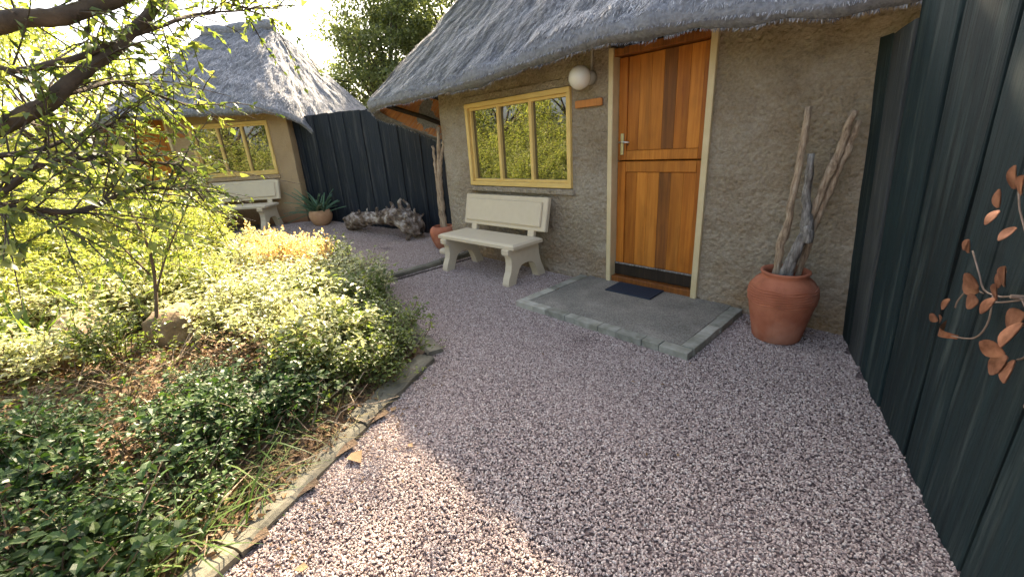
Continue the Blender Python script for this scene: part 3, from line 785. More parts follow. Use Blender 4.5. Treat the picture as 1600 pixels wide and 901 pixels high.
# ---------------------------------------------------------------- benches
def make_bench(loc, rz, label):
    b = thing('garden_bench', loc, label, 'bench', 'cast concrete benches under cottage windows', rz)
    m = MB()
    # seat with chamfered top edges
    def slab(m, x0, x1, y0, y1, z0, z1, c):
        V = [(x0, y0, z0), (x1, y0, z0), (x1, y1, z0), (x0, y1, z0), (x0, y0, z1 - c * .6), (x1, y0, z1 - c * .6), (x1, y1, z1 - c * .6), (x0, y1, z1 - c * .6), (x0 + c, y0 + c, z1), (x1 - c, y0 + c, z1), (x1 - c, y1 - c, z1), (x0 + c, y1 - c, z1)]
        F = [(3, 2, 1, 0), (0, 1, 5, 4), (1, 2, 6, 5), (2, 3, 7, 6), (3, 0, 4, 7), (4, 5, 9, 8), (5, 6, 10, 9), (6, 7, 11, 10), (7, 4, 8, 11), (8, 9, 10, 11)]
        m.add(V, F)
    slab(m, -.63, .63, -.33, .13, .395, .445, .03)
    m.build('seat', 'concrete_cream', b, world=False)
    # backrest: slab with raised panel and stepped border
    ang = rad(-13); yb, zb = .13, .50
    def T(x, y, z): return (x, yb + y * math.cos(ang) - z * math.sin(ang), zb + y * math.sin(ang) + z * math.cos(ang))
    m = MB(); m.box((-.655, -.012, 0), (.675, .045, .365), .008, T)
    br = m.build('backrest', 'concrete_cream', b, world=False)
    W_, H_ = .655, .36
    m = MB(); m.box((-W_ + .045, -.030, .045), (W_ - .045, -.0125, H_ - .045), .012, T)
    pn = m.build('panel', 'concrete_cream', br); pn.matrix_parent_inverse = Matrix.Identity(4)
    for x in (-.47, .47):
        m = MB(); m.box((x - .045, -.008, -.10), (x + .045, .04, .02), .005, T); m.build('upright', 'concrete_cream', b, world=False)
    # end supports
    front = [(-.27, .393), (-.27, .325), (-.245, .318), (-.235, .28), (-.235, .22), (-.25, .15), (-.285, .08), (-.30, .03), (-.30, 0), (-.185, 0), (-.18, .04), (-.15, .11), (-.12, .165), (-.085, .195), (-.03, .205)]
    back = [(.03, .205), (.085, .195), (.12, .165), (.15, .10), (.175, .03), (.18, 0), (.295, 0), (.29, .04), (.26, .10), (.225, .18), (.205, .26), (.20, .32), (.20, .393)]
    prof = [(y - .065, z) for y, z in front + back]
    for x in (-.52, .52):
        m = MB(); n = len(prof)
        V = [(x - .045, y, z) for y, z in prof] + [(x + .045, y, z) for y, z in prof]
        F = [(i, (i + 1) % n, n + (i + 1) % n, n + i) for i in range(n)] + [tuple(range(n))[::-1], tuple(range(n, 2 * n))]
        m.add(V, F); lg = m.build('leg', 'concrete_cream', b, world=False)
        m = MB(); m.box((x - .05, -.352, .335), (x + .05, -.30, .392), .006); cp = m.build('leg_block', 'concrete_cream', lg); cp.matrix_parent_inverse = Matrix.Identity(4)
    return b
make_bench((-1.325, -.345, 0), rad(2.0), 'pale concrete bench against the near cottage beneath its cream window')

# ---------------------------------------------------------------- pots and branches
def pot(name, loc, prof, mat_, label, ribs=None):
    p = thing(name, loc, label, 'pot')
    m = MB(); m.lathe(prof, 40); b = m.build('body', mat_, p, True, False)
    if ribs:
        z0, z1, n, rf = ribs
        for i in range(n):
            zz = z0 + (z1 - z0) * i / (n - 1); r_ = rf(zz); k = 48
            pts = [(r_ * math.cos(a), r_ * math.sin(a), zz + .004 * math.sin(a * 7 + i)) for a in np.linspace(0, 2 * math.pi, k)]
            mm = MB(); mm.tube(pts, .0048, 5, False); q = mm.build('groove_ring', mat_, b, True); q.matrix_parent_inverse = Matrix.Identity(4)
    return p
profR = [(.001, .004), (.135, .0), (.150, .02), (.165, .10), (.185, .20), (.200, .28), (.206, .335), (.200, .385), (.175, .43), (.145, .455), (.135, .465), (.140, .478), (.148, .49), (.145, .50), (.128, .498), (.120, .48), (.125, .45), (.15, .40), (.15, .30), (.001, .28)]
def rfR(z): return float(np.interp(z, [.20, .28, .335, .385, .43], [.185, .200, .206, .200, .175])) + .001
pot('terracotta_pot', (1.605, -.30, 0), profR, 'terracotta', 'big round terracotta pot of dry branches between doorstep and dark gate', (.29, .395, 8, rfR))
def branch(name, pts, rads, mat_, label, group=None, k=10, seed=0, extra=()):
    P = smooth_path(pts, 22); rg = np.random.default_rng(seed); P += rg.normal(0, .0035, P.shape)
    R_ = np.interp(np.linspace(0, 1, 22), np.linspace(0, 1, len(rads)), rads) * (1 + rg.normal(0, .07, 22)); kn = rg.integers(4, 20, 2); R_[kn] *= 1.22
    m = MB(); m.tube(P, R_ * .86, k, True, .07)
    for ex, er in extra: m.tube(smooth_path(ex, 8), np.interp(np.linspace(0, 1, 8), [0, 1], er), 8, True, .08)
    return tag(m.build(name, mat_, None, True), label, 'branch', group)
bx, by = 1.605, -.30
branch('dry_branch', [(bx - .06, by + .02, .30), (bx - .055, by + .03, .6), (bx - .035, by + .06, 1.05), (bx - .03, by + .08, 1.52)], [.026, .028, .024, .022], 'pale_branch', 'straight pale branch standing upright in the round pot by the gate', None, 10, 1)
branch('dry_branch', [(bx - .03, by - .03, .32), (bx + .02, by - .03, .55), (bx + .075, by, .78), (bx + .05, by + .02, .95), (bx + .03, by + .02, 1.25)], [.035, .036, .038, .03, .022], 'grey_branch', 'knobbly grey forked branch in the round pot by the gate', None, 10, 2, [([(bx + .075, by, .80), (bx + .10, by - .02, .74), (bx + .10, by - .03, .70)], (.036, .02))])
branch('dry_branch', [(bx - .01, by + .02, .30), (bx + .06, by + .05, .75), (bx + .14, by + .09, 1.15), (bx + .195, by + .12, 1.48)], [.024, .028, .026, .022], 'pale_branch', 'leaning pale branch reaching furthest towards the gate in the round pot', None, 10, 3)
branch('dry_branch', [(bx + .05, by + .04, .32), (bx + .10, by + .09, .80), (bx + .17, by + .12, 1.15), (bx + .215, by + .14, 1.42)], [.022, .024, .022, .018], 'pale_branch', 'thinner pale branch behind the leaning one in the round pot', None, 10, 4)
branch('dry_branch', [(bx + .03, by - .05, .33), (bx + .04, by - .03, .52), (bx + .075, by + .02, .74)], [.022, .022, .02], 'grey_branch', 'short grey branch crossing the others in the round pot by the gate', None, 10, 5)
lx, ly, lz = -2.80, -.03, .015
profL = [(.001, .004), (.10, .0), (.125, .02), (.165, .10), (.195, .20), (.20, .25), (.19, .29), (.16, .325), (.135, .335), (.13, .33), (.14, .30), (.15, .22), (.001, .2)]
pot('terracotta_pot', (lx, ly, lz), profL, 'terracotta', 'small terracotta pot of dry branches at the cottage corner behind the bench')
for i, (pts, rd_, lb) in enumerate([
    ([(lx - .02, ly, .24), (lx - .03, ly + .01, .7), (lx - .03, ly + .02, 1.1), (lx - .05, ly + .02, 1.45)], [.03, .034, .03, .022], 'left upright branch in the pot at the cottage corner'),
    ([(lx + .05, ly, .24), (lx + .04, ly, .75), (lx + .06, ly + .01, 1.15), (lx + .12, ly + .03, 1.68)], [.04, .045, .036, .024], 'tallest thick branch in the pot at the cottage corner'),
    ([(lx + .05, ly + .01, 1.0), (lx + .10, ly + .02, 1.22), (lx + .17, ly + .03, 1.42), (lx + .2, ly + .03, 1.5)], [.026, .024, .022, .018], 'forked side branch leaning on the thick one in the corner pot')]):
    branch('dry_branch', pts, rd_, 'pale_branch', lb, None, 10, 20 + i)
rk = np.random.default_rng(3)
def rock(name, loc, size, label, seed, mat_='rock', cat='rock', sub=4, amp=.22):
    bm = bmesh.new(); bmesh.ops.create_icosphere(bm, subdivisions=sub, radius=1)
    V = np.array([q.co for q in bm.verts]); F = [tuple(x.index for x in f.verts) for f in bm.faces]; bm.free()
    V = V * (1 + amp * fbm(V + seed, 1.1, 4, seed) + .05 * fbm(V + seed, 6, 3, seed + 2))[:, None]
    V = np.sign(V) * np.abs(V) ** .85 * size
    o = mesh_obj(name, V, F, mat_, None, True); o.location = loc
    return tag(o, label, cat)
rock('stone', (-2.5, -.25, .04), (.09, .06, .055), 'small pale stone on the gravel beside the corner pot', 3, 'concrete_cream', 'stone', 3)

# ---------------------------------------------------------------- right-hand plank fence
FA = np.array([1.911, .095]); FT = np.array([.320, -.947]); FN = np.array([-.947, -.320])   # FN towards the path
def fp(s, z, off=0.0):
    lean = np.interp(s, [0, 1.4, 2.0], [-.066, -.022, .0])
    p = FA + FT * s + FN * off
    return (p[0] + lean * z, p[1], z)
gate = thing('plank_gate', (1.95, 0, 0), 'tall gate of dark green-black upright planks closing off the path', 'fence')
seams = [0, .31, .58, .80, 1.02, 1.41, 1.65, 2.0, 2.32, 2.7, 3.1, 3.5]
tops = [1.86, 1.85, 2.2, 2.24, 2.2, 2.25, 2.2, 2.24, 2.2, 2.25, 2.22, 2.25, 2.2, 2.2, 2.2]
offs = [.0, .004, -.006, .003, -.004, -.006, .002, .005, -.003, -.008, .008, -.010, .0, .008, 0]
rg = np.random.default_rng(9)
for i, (a, b) in enumerate(zip(seams[:-1], seams[1:])):
    nn = 10; zs = np.linspace(-.06, tops[i], nn); V = []
    ga, gb = .004 + rg.uniform(0, .008), .004 + rg.uniform(0, .010)
    for z_ in zs:
        e0 = a + ga + rg.normal(0, .0025); e1 = b - gb + rg.normal(0, .0025)
        cup = rg.normal(0, .001)
        V += [fp(e0, z_, offs[i] - .030), fp(e0, z_, offs[i] - .004), fp(e0 + .006, z_, offs[i]), fp((e0 + e1) / 2, z_, offs[i] + .004 + cup), fp(e1 - .006, z_, offs[i]), fp(e1, z_, offs[i] - .004), fp(e1, z_, offs[i] - .030)]
    if tops[i] < 2: V[-7:] = [(q[0], q[1], q[2] + .02 * (j - 3) / 3 * (-1 if i == 0 else 1)) for j, q in enumerate(V[-7:])]
    F = [(r_ * 7 + j, r_ * 7 + (j + 1) % 7, (r_ + 1) * 7 + (j + 1) % 7, (r_ + 1) * 7 + j) for r_ in range(nn - 1) for j in range(7)]
    F += [tuple(range(7))[::-1], tuple((nn - 1) * 7 + j for j in range(7))]
    mesh_obj('plank', V, F, 'greyed_plank' if i == 1 else 'tarred_plank', gate)
for a in seams[1:-1]:  # dark strips added behind the seams so the plank gaps stay black
    V = []
    for z_ in (-.05, 1.8):
        V += [fp(a - .05, z_, -.034), fp(a + .05, z_, -.034), fp(a + .05, z_, -.045), fp(a - .05, z_, -.045)]
    mesh_obj('gap_shadow_strip', V, [(0, 1, 5, 4), (1, 2, 6, 5), (2, 3, 7, 6), (3, 0, 4, 7), (0, 3, 2, 1), (4, 5, 6, 7)], 'blackened_wood', gate)
for z_ in (.35, 1.6):
    V = []
    for s in (-.0, 3.5):
        V += [fp(s, z_ - .045, -.046), fp(s, z_ + .045, -.046), fp(s, z_ + .045, -.09), fp(s, z_ - .045, -.09)]
    mesh_obj('rail', V, [(0, 1, 5, 4), (1, 2, 6, 5), (2, 3, 7, 6), (3, 0, 4, 7), (0, 3, 2, 1), (4, 5, 6, 7)], 'tarred_plank', gate)
V = []
for z_ in (-.05, 1.84):
    for s, o_ in ((-.06, .0), (-.004, .0), (-.004, -.10), (-.06, -.10)): V.append(fp(s, z_, o_))
mesh_obj('gate_post', V, [(0, 1, 5, 4), (1, 2, 6, 5), (2, 3, 7, 6), (3, 0, 4, 7), (4, 5, 6, 7)], 'blackened_wood', gate)

# copper leaves hung on the planks
cu = thing('copper_leaf_sculpture', fp(1.7, .9, .05), 'copper leaf branch ornament hanging on the dark plank gate', 'ornament')
stems = [[(2.28, .45), (2.1, .70), (1.99, .86), (1.93, .96), (1.86, 1.08), (1.80, 1.15), (1.77, 1.21)], [(1.96, .90), (1.90, .93), (1.83, .905), (1.76, .90), (1.72, .94), (1.66, 1.0)], [(2.02, .82), (2.0, .79), (1.98, .775)], [(1.92, .93), (1.86, .90), (1.80, .875)], [(1.76, .89), (1.70, .885), (1.66, .83), (1.655, .80)], [(1.80, .90), (1.815, .82), (1.79, .755), (1.73, .722), (1.66, .70)]]
lv = [(1.63, .985, -.3, 1.0, .055), (1.655, 1.0, .3, 1, .05), (1.77, .91, -.8, .5, .075), (1.82, .93, .2, 1, .07), (1.745, .89, -1, .1, .075), (1.79, .87, -1, -.3, .08), (1.85, .905, -.1, -1, .07), (1.87, .95, .3, 1, .085), (1.91, .92, .3, 1, .07), (1.73, 1.15, -.4, 1, .07), (1.77, 1.21, .1, 1, .085), (1.79, 1.15, -.3, -1, .06), (1.83, 1.11, -.2, -.8, .06), (1.82, 1.2, .5, 1, .08), (1.96, .90, -.8, -.7, .10), (1.97, .88, .3, -.9, .10), (1.99, .79, -.7, .1, .08), (2.0, .79, -.3, -1, .09), (2.02, .79, .5, -.8, .085), (1.66, .83, -.2, -1, .055), (1.625, .735, -.9, .2, .05), (1.635, .74, .7, .5, .05)]
for q in stems:
    P = smooth_path([fp(a_, z_, .05 + .012 * math.sin(a_ * 9)) for a_, z_ in q], 14)
    m = MB(); m.tube(P, .0026, 6); m.build('stem', 'copper_stem', cu, True)
for a_, z_ in ((1.90, .93), (2.1, .70)):
    m = MB(); m.tube([fp(a_, z_, .055), fp(a_, z_, .0)], .006, 6); m.build('bracket', 'copper_stem', cu)
rg = np.random.default_rng(2)
for i, (s, z_, ds, dz, L) in enumerate(lv):
    L *= .80
    o_ = .055 + rg.uniform(-.015, .03)
    P = np.array(fp(s, z_, o_)); ds3 = np.array([FT[0], FT[1], 0.0]); n3 = np.array([FN[0], FN[1], 0.0])
    D = norm(ds3 * ds + np.array([0, 0, 1.0]) * dz + n3 * rg.uniform(-.1, .45)); S = norm(np.cross(D, n3)); Nn = np.cross(S, D)
    V = []; K = 7
    for k in range(K):
        t_ = k / (K - 1); wv = L * .40 * math.sin(math.pi * min(1, (t_ * .93 + .05))) ** .75
        c_ = P + D * L * t_ + Nn * L * .07 * math.sin(t_ * 2.4)
        V += [c_ - S * wv + Nn * wv * .14, c_, c_ + S * wv + Nn * wv * .14]
    V2 = V + [q + Nn * .0025 for q in V]; b = len(V)
    F = []
    for k in range(K - 1):
        for j in (0, 1):
            q = (k * 3 + j, k * 3 + j + 1, k * 3 + j + 4, k * 3 + j + 3); F += [q[::-1], tuple(x + b for x in q)]
    mesh_obj('leaf', V2, F, 'copper', cu, True)
# copper curl (cup like) below
V = []
K = 12
for k in range(K):
    a = math.pi * (.1 + .9 * k / (K - 1)); 
    for zz in (0, 1):
        P = np.array(fp(1.62 + .075 * (k / K), .70 - .012 * math.sin(a) + .045 * zz * (1 - .75 * k / K), .045 + .035 * math.sin(a))); V.append(P)
mesh_obj('curl', V, [(2 * k, 2 * k + 1, 2 * k + 3, 2 * k + 2) for k in range(K - 1)], 'copper', cu, True)

# ---------------------------------------------------------------- back fence
BF0 = np.array([-6.66, -.54]); BF1 = np.array([-3.02, .795])
bd = BF1 - BF0; BL = np.linalg.norm(bd); bd /= BL; bn = np.array([bd[1], -bd[0]])
bf = thing('plank_fence', (-4.8, .13, .1), 'blue-black weathered plank fence joining the two cottages', 'fence')
rg = np.random.default_rng(12)
s = 0; lap = False
while s < BL - .02:
    wd = min(rg.uniform(.15, .24), BL - s); gz = float(terr(np.array((BF0 + bd * s)[0]), 0.0)); top = 2.10 + .03 * (1 - s / BL) + rg.normal(0, .006); lap = not lap; of = (.014 if lap else -.010) + rg.uniform(0, .004)
    V = []; zs = np.linspace(gz - .1, top, 8); tilt = rg.normal(0, .006)
    for z_ in zs:
        a = s - .016 + rg.normal(0, .002) + tilt * z_; b = s + wd + .016 + rg.normal(0, .002) + tilt * z_
        for q, o_ in ((a, -.022), (a, 0), (a + .005, .004), (b - .005, .004), (b, 0), (b, -.022)):
            p = BF0 + bd * q + bn * (o_ + of); V.append((p[0], p[1], z_))
    F = [(r_ * 6 + j, r_ * 6 + (j + 1) % 6, (r_ + 1) * 6 + (j + 1) % 6, (r_ + 1) * 6 + j) for r_ in range(7) for j in range(6)] + [tuple(range(6))[::-1], tuple(42 + j for j in range(6))]
    mesh_obj('plank', V, F, 'blue_black_plank', bf); s += wd
for z_ in (.5, 1.8):
    V = []
    for q in (0, BL):
        for o_, dz in ((-.03, -.04), (-.03, .04), (-.08, .04), (-.08, -.04)):
            p = BF0 + bd * q + bn * o_; V.append((p[0], p[1], z_ + dz))
    mesh_obj('rail', V, [(0, 1, 5, 4), (1, 2, 6, 5), (2, 3, 7, 6), (3, 0, 4, 7), (0, 3, 2, 1), (4, 5, 6, 7)], 'blackened_wood', bf)

# ---------------------------------------------------------------- driftwood log
def driftwood():
    A = np.array([-5.22, -.42, -.03]); B = np.array([-3.62, .10, -.09]); d = B - A
    n, k = 130, 64
    path = smooth_path([(0, .11), (.12, .15), (.35, .22), (.55, .27), (.75, .27), (.9, .19), (1.0, .12)], n)
    R_ = np.interp(np.linspace(0, 1, n), [0, .04, .15, .4, .62, .8, .93, 1], [.02, .11, .14, .12, .16, .19, .15, .03])
    side = norm(np.array([-d[1], d[0], 0])); ax_ = norm(d)
    V = []
    for i in range(n):
        c_ = A + d * path[i, 0] + np.array([0, 0, path[i, 1] + .14])
        a = np.linspace(0, 2 * np.pi, k, endpoint=False)
        sq = np.where(np.sin(a) < -.2, .85, 1.0)
        V.append(c_ + (np.cos(a)[:, None] * side * 1.05 + np.sin(a)[:, None] * np.array([0, 0, .95]) * sq[:, None]) * R_[i])
    V = np.array(V); C_ = V.mean(1, keepdims=True); N_ = norm(V - C_)
    f1 = fbm(V, 5, 4, 3); f2 = 1 - np.abs(fbm(V * [1, 1, 1.3], 9, 3, 8)) * 2; f3 = fbm(V, 24, 3, 14)
    upm = np.clip(N_[..., 2] + .4, 0, 1)
    V = V + N_ * (.035 * f1 + (.034 * f2 * upm) + .014 * f3)[..., None]
    V[..., 2] = np.maximum(V[..., 2], .03)
    I, J = np.meshgrid(np.arange(n - 1), np.arange(k), indexing='ij'); J2 = (J + 1) % k
    F = np.stack([I * k + J, I * k + J2, (I + 1) * k + J2, (I + 1) * k + J], -1).reshape(-1, 4)
    e = thing('driftwood_log', (-4.4, -.16, .06), 'gnarled grey driftwood log lying in front of the plank fence', 'log')
    mesh_obj('trunk', V.reshape(-1, 3), F, 'driftwood', e, True)
    rg = np.random.default_rng(5)
    for q, an, L, r_ in ((.70, 1.7, .26, .055), (.78, 1.1, .2, .05), (.86, 1.4, .16, .045), (.62, 1.4, .15, .045), (.42, 1.5, .12, .04), (.92, .5, .2, .05), (.95, 2.4, .2, .05), (.25, 1.8, .12, .04), (.08, 2.6, .14, .05), (.83, 4.1, .22, .06), (.5, 1.0, .14, .03), (.74, 2.2, .2, .035), (.3, 1.2, .1, .03)):
        i = int(q * n); c_ = V[i].mean(0); D = math.cos(an) * side + math.sin(an) * np.array([0, 0, 1.0]) + ax_ * rg.uniform(-.5, .2)
        P = [c_ + D * R_[i] * .6, c_ + D * (R_[i] + L * .4) + rg.normal(0, .02, 3), c_ + D * (R_[i] + L * .75) + rg.normal(0, .03, 3)]
        P = smooth_path([np.maximum(p, [-99, -99, .06]) for p in P], 8)
        m = MB(); m.tube(P, np.linspace(r_ * .8, r_ * .3, 8), 9, True, .2); m.build('stub', 'driftwood', e, True)
driftwood()

# ================================================================ far cottage
RC = np.array([-6.5, -.68]); CA = np.array([.7071, .7071]); CD = np.array([-.7071, .7071]); CG = .2
def X2(V):
    V = np.asarray(V, float)
    p = RC + V[..., 0:1] * CA + V[..., 1:2] * CD
    return np.concatenate([p, V[..., 2:3] + CG], -1)
x2 = lambda x, y, z: tuple(X2(np.array([x, y, z], float)))
cot2 = thing('thatched_cottage', (*(RC - CA * 1.85), CG), 'far thatched cottage with ochre plaster beyond the plank fence and driftwood', 'cottage')
E2h = [(-1.1, -.42, 1.985), (-.9, -.42, 1.98), (-.35, -.41, 1.97), (.0, -.33, 1.93), (.3, -.15, 1.77), (.52, .08, 1.54), (.8, .5, 1.46), (1.1, 1.1, 1.42), (1.2, 2.0, 1.4), (1.15, 2.8, 1.42), (.8, 3.5, 1.6), (.0, 3.9, 1.9), (-1.1, 3.95, 1.98)]
E2 = E2h + [(-3.2 - a, b, c_) for a, b, c_ in reversed(E2h)]
make_roof(cot2, E2, (-.74, 1.7, 3.80), (-2.2, 1.7, 3.76), X2, 31, 45000, lambda P: (P[:, 1] < 2.3) | (P[:, 0] > -.9))
wall_mesh('front_wall', -3.25, 0, -.1, 2.35, [(-1.86, -.36, .944, 1.894), (-3.1, -2.24, -.1, 2.1)], X2, 'ochre_plaster', cot2)
p0 = RC; plain_wall('side_wall', [tuple(RC), tuple(RC + CA * .012 + CD * .015), tuple(RC + CA * .015 + CD * .04), tuple(RC + CD * 3.4)], .1, 2.4, 'ochre_plaster', cot2, 4)
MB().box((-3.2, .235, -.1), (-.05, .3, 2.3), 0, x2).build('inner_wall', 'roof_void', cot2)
plain_wall('side_wall', [tuple(RC - CA * 3.25), tuple(RC - CA * 3.25 + CD * 3.4)], .1, 2.4, 'ochre_plaster', cot2, 6)
window(cot2, x2, -1.86, -.36, .944, 1.894)
MB().box((-1.9, -.045, .86), (-.33, .05, .935), .012, x2).build('sill', 'ochre_plaster', cot2)
MB().box((-3.1, -.03, 0), (-3.055, .11, 2.1), .004, x2).build('door_post', 'cream_paint', cot2)
MB().box((-2.285, -.03, 0), (-2.24, .11, 2.1), .004, x2).build('door_post', 'cream_paint', cot2)
d2 = MB().box((-3.05, .085, .02), (-2.29, .11, 2.08), .003, x2).build('door', 'amber_wood', cot2)
for i in range(6):
    a = -3.05 + .76 * i / 6
    MB().box((a + .002, .07, 1.06), (a + .124, .0845, 2.07), .003, x2).build('board', 'honey_wood' if i % 2 else 'amber_wood', d2)
    MB().box((a + .002, .07, .03), (a + .124, .0845, 1.04), .003, x2).build('board', 'amber_wood' if i % 2 else 'honey_wood', d2)
sg2 = MB().box((-2.19, -.028, 1.70), (-1.91, -.004, 1.765), .004, x2).build('sign_board', 'sign_wood')
tag(sg2, 'small orange wooden board between door and window of the far cottage', 'sign')
q = x2(-1.0, -.36, 0)
make_bench(q, rad(45), 'pale concrete bench partly hidden by shrubs at the far cottage')
# aloe in its pot
ax_, ay_, az_ = -5.99, -.60, .165
profA = [(.001, .004), (.11, .0), (.15, .04), (.195, .12), (.21, .19), (.20, .25), (.175, .285), (.165, .29), (.16, .285), (.175, .24), (.17, .2), (.001, .19)]
pot('terracotta_pot', (ax_, ay_, az_), profA, 'pale_terracotta', 'round pale terracotta pot holding an aloe at the fence corner')
rg = np.random.default_rng(8); n = 46
P = np.tile([ax_, ay_, az_ + .22], (n, 1)) + rg.normal(0, .05, (n, 3)) * [1, 1, .2]
D = np.stack([rg.normal(0, .8, n), rg.normal(0, .8, n), rg.uniform(.5, 1.8, n)], -1)
V, F = blade_geo(P, D, rg.uniform(.38, .78, n), rg.uniform(.03, .046, n), rg.uniform(.03, .38, n), 6)
V2, F2 = blade_geo(np.array([[ax_ - .08, ay_ - .1, az_ + .25], [ax_ - .05, ay_ - .05, az_ + .28]]), np.array([[-1.0, -.9, -.35], [-.9, -.85, .1]]), np.array([.55, .7]), np.array([.035, .03]), np.array([.05, .25]), 6)
al = mesh_obj('aloe_plant', np.concatenate([V, V2]), np.concatenate([F, F2 + len(V)]), 'leaf_aloe')
md = al.modifiers.new('thick', 'SOLIDIFY'); md.thickness = .012
tag(al, 'spiky grey-green aloe growing in the pale pot', 'aloe')

# ================================================================ planting
# rocks in the bed
rock('boulder', (-1.58, -3.36, .20), (.22, .20, .23), 'rounded sunlit boulder behind the thin sapling', 5, amp=.25)
rock('boulder', (-1.9, -3.90, .20), (.44, .22, .22), 'long low boulder lying among strap-leaved lilies', 9, amp=.3)
rock('boulder', (-2.15, -4.42, .12), (.36, .25, .17), 'low dark boulder partly under the tree limb', 12, amp=.3)

def shrub_mesh(name, seed, h, r, nst, nl, L, W, leaf_m, stem_m='twig', spread=.9, up=.5, flat=.3):
    """many thin stems rising from the base with leaves set along them"""
    rg = np.random.default_rng(seed); m = MB(); LP = []; LD = []
    for i in range(nst):
        a = rg.uniform(0, 2 * np.pi); q = r * math.sqrt(rg.uniform(0, 1)) * spread; hh = h * rg.uniform(.55, 1.0) * (1 - .35 * (q / r) ** 2)
        b0 = np.array([math.cos(a) * q * .25, math.sin(a) * q * .25, -.03])
        b1 = np.array([math.cos(a) * q * .7, math.sin(a) * q * .7, hh * .55]) + rg.normal(0, .03, 3); b2 = np.array([math.cos(a) * q * 1.15, math.sin(a) * q * 1.15, hh]) + rg.normal(0, .04, 3)
        P = smooth_path([b0, b1, b2], 6); m.tube(P, np.linspace(.0045, .0015, 6), 3, False)
        k = max(1, nl // nst); t_ = rg.uniform(.2, 1.0, k) ** .8
        PP = np.stack([np.interp(t_ * 5, np.arange(6), P[:, j]) for j in range(3)], 1) + rg.normal(0, .022, (k, 3))
        dd = rand_dirs(k, rg); dd[:, 2] = np.abs(dd[:, 2]) * up
        dd[:, :2] += np.array([math.cos(a), math.sin(a)]) * .35
        LP.append(PP); LD.append(dd)
    P = np.concatenate(LP); D = norm(np.concatenate(LD)); n = len(P)
    N = norm(np.array([0, 0, 1.0]) + rg.normal(0, flat, (n, 3)))
    V, F = leaf_fine(P, D, N, L * rg.uniform(.6, 1.25, n), W * rg.uniform(.6, 1.25, n))
    F4 = [f for f in F.tolist()]
    sv_ = np.array(m.v); sf = m.f
    allV = np.concatenate([V, sv_]); fl = F4 + [tuple(i + len(V) for i in q) for q in sf]
    me = bpy.data.meshes.new(name); me.from_pydata(allV.tolist(), [], fl); me.materials.append(MATS[leaf_m]); me.materials.append(MATS[stem_m])
    mi = np.zeros(len(fl), np.int32); mi[len(F4):] = 1; me.polygons.foreach_set('material_index', mi); me.update()
    return me
def tuft_mesh(name, seed, n, L, W, mat_, bend=(.2, .8), sp=.05, tilt=.55, seg=5):
    rg = np.random.default_rng(seed)
    P = np.stack([rg.normal(0, sp, n), rg.normal(0, sp, n), np.full(n, -.03)], -1)
    D = np.stack([rg.normal(0, tilt, n), rg.normal(0, tilt, n), np.ones(n)], -1)
    V, F = blade_geo(P, D, L * rg.uniform(.55, 1.2, n), W * rg.uniform(.7, 1.2, n), rg.uniform(*bend, n), seg)
    o = mesh_obj(name, V, F, mat_); me = o.data; bpy.data.objects.remove(o); return me
NEAR = [((-1.45, -3.45), 'beside the sapling and its boulder'), ((-2.1, -4.1), 'close to the lilies and low boulders'), ((-3.0, -2.1), 'around the orange-tipped shrubs'), ((-.2, -2.5), 'near the bend of the kerb'), ((.3, -3.2), 'along the long straight kerb'), ((-1.6, -2.2), 'behind the curved kerb by the sunny gravel'), ((-2.8, -3.1), 'in the open middle of the bed'), ((-6.0, -2.3), 'in front of the far bench'), ((-5.0, -3.4), 'behind the pale middle shrubs'), ((-6.8, -4.6), 'beneath the garden trees'), ((-.6, -3.9), 'under the limbs of the leaning tree')]
def put(name, me, x, y, label, cat, group, rz, s, z=None):
    if name not in ('orange_shrub', 'strap_leaved_lily'):
        where = min(NEAR, key=lambda q: (q[0][0] - x) ** 2 + (q[0][1] - y) ** 2)[1]
        group = label + ' ' + where; label = group
    o = bpy.data.objects.new(name, me); z = float(soil_z(np.array(x), np.array(y))) if z is None else z
    o.location = (x, y, z); o.rotation_euler = (0, 0, rz); o.scale = (s, s, s * random.uniform(.85, 1.15)); link(o)
    return tag(o, label, cat, group)

pale = [shrub_mesh('pale_shrub', 100 + i, .34, .25, 26, 620, .042, .022, 'leaf_pale') for i in range(4)]
mid_ = [shrub_mesh('mid_shrub', 120 + i, .42, .28, 28, 700, .045, .024, 'leaf_mid') for i in range(3)]
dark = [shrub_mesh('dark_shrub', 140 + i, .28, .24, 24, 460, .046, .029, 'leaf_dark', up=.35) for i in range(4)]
yel = [shrub_mesh('yellow_shrub', 160 + i, .75, .42, 40, 1300, .075, .02, 'leaf_yellow', up=.8) for i in range(3)]
tall = [shrub_mesh('tall_shrub', 180 + i, 1.5, .75, 60, 2600, .085, .028, 'leaf_yellow', up=.6) for i in range(3)]
small = [shrub_mesh('edge_shrub', 200 + i, .30, .26, 30, 760, .03, .018, 'leaf_mid') for i in range(2)]
grass = [tuft_mesh('grass_tuft', 220 + i, 46, .34, .008, 'leaf_strap', (.3, 1.0)) for i in range(2)]
dryg = [tuft_mesh('dry_tuft', 230 + i, 40, .26, .006, 'dry_grass', (.2, 1.0), .06, .8) for i in range(2)]
strap = [tuft_mesh('lily', 240 + i, 22, .50, .034, 'leaf_strap', (.1, .55), .04, .38, 6) for i in range(2)]
orange = [shrub_mesh('orange_shrub', 250 + i, .42, .30, 34, 1500, .038, .016, 'leaf_orange', up=1.4, flat=.8) for i in range(2)]

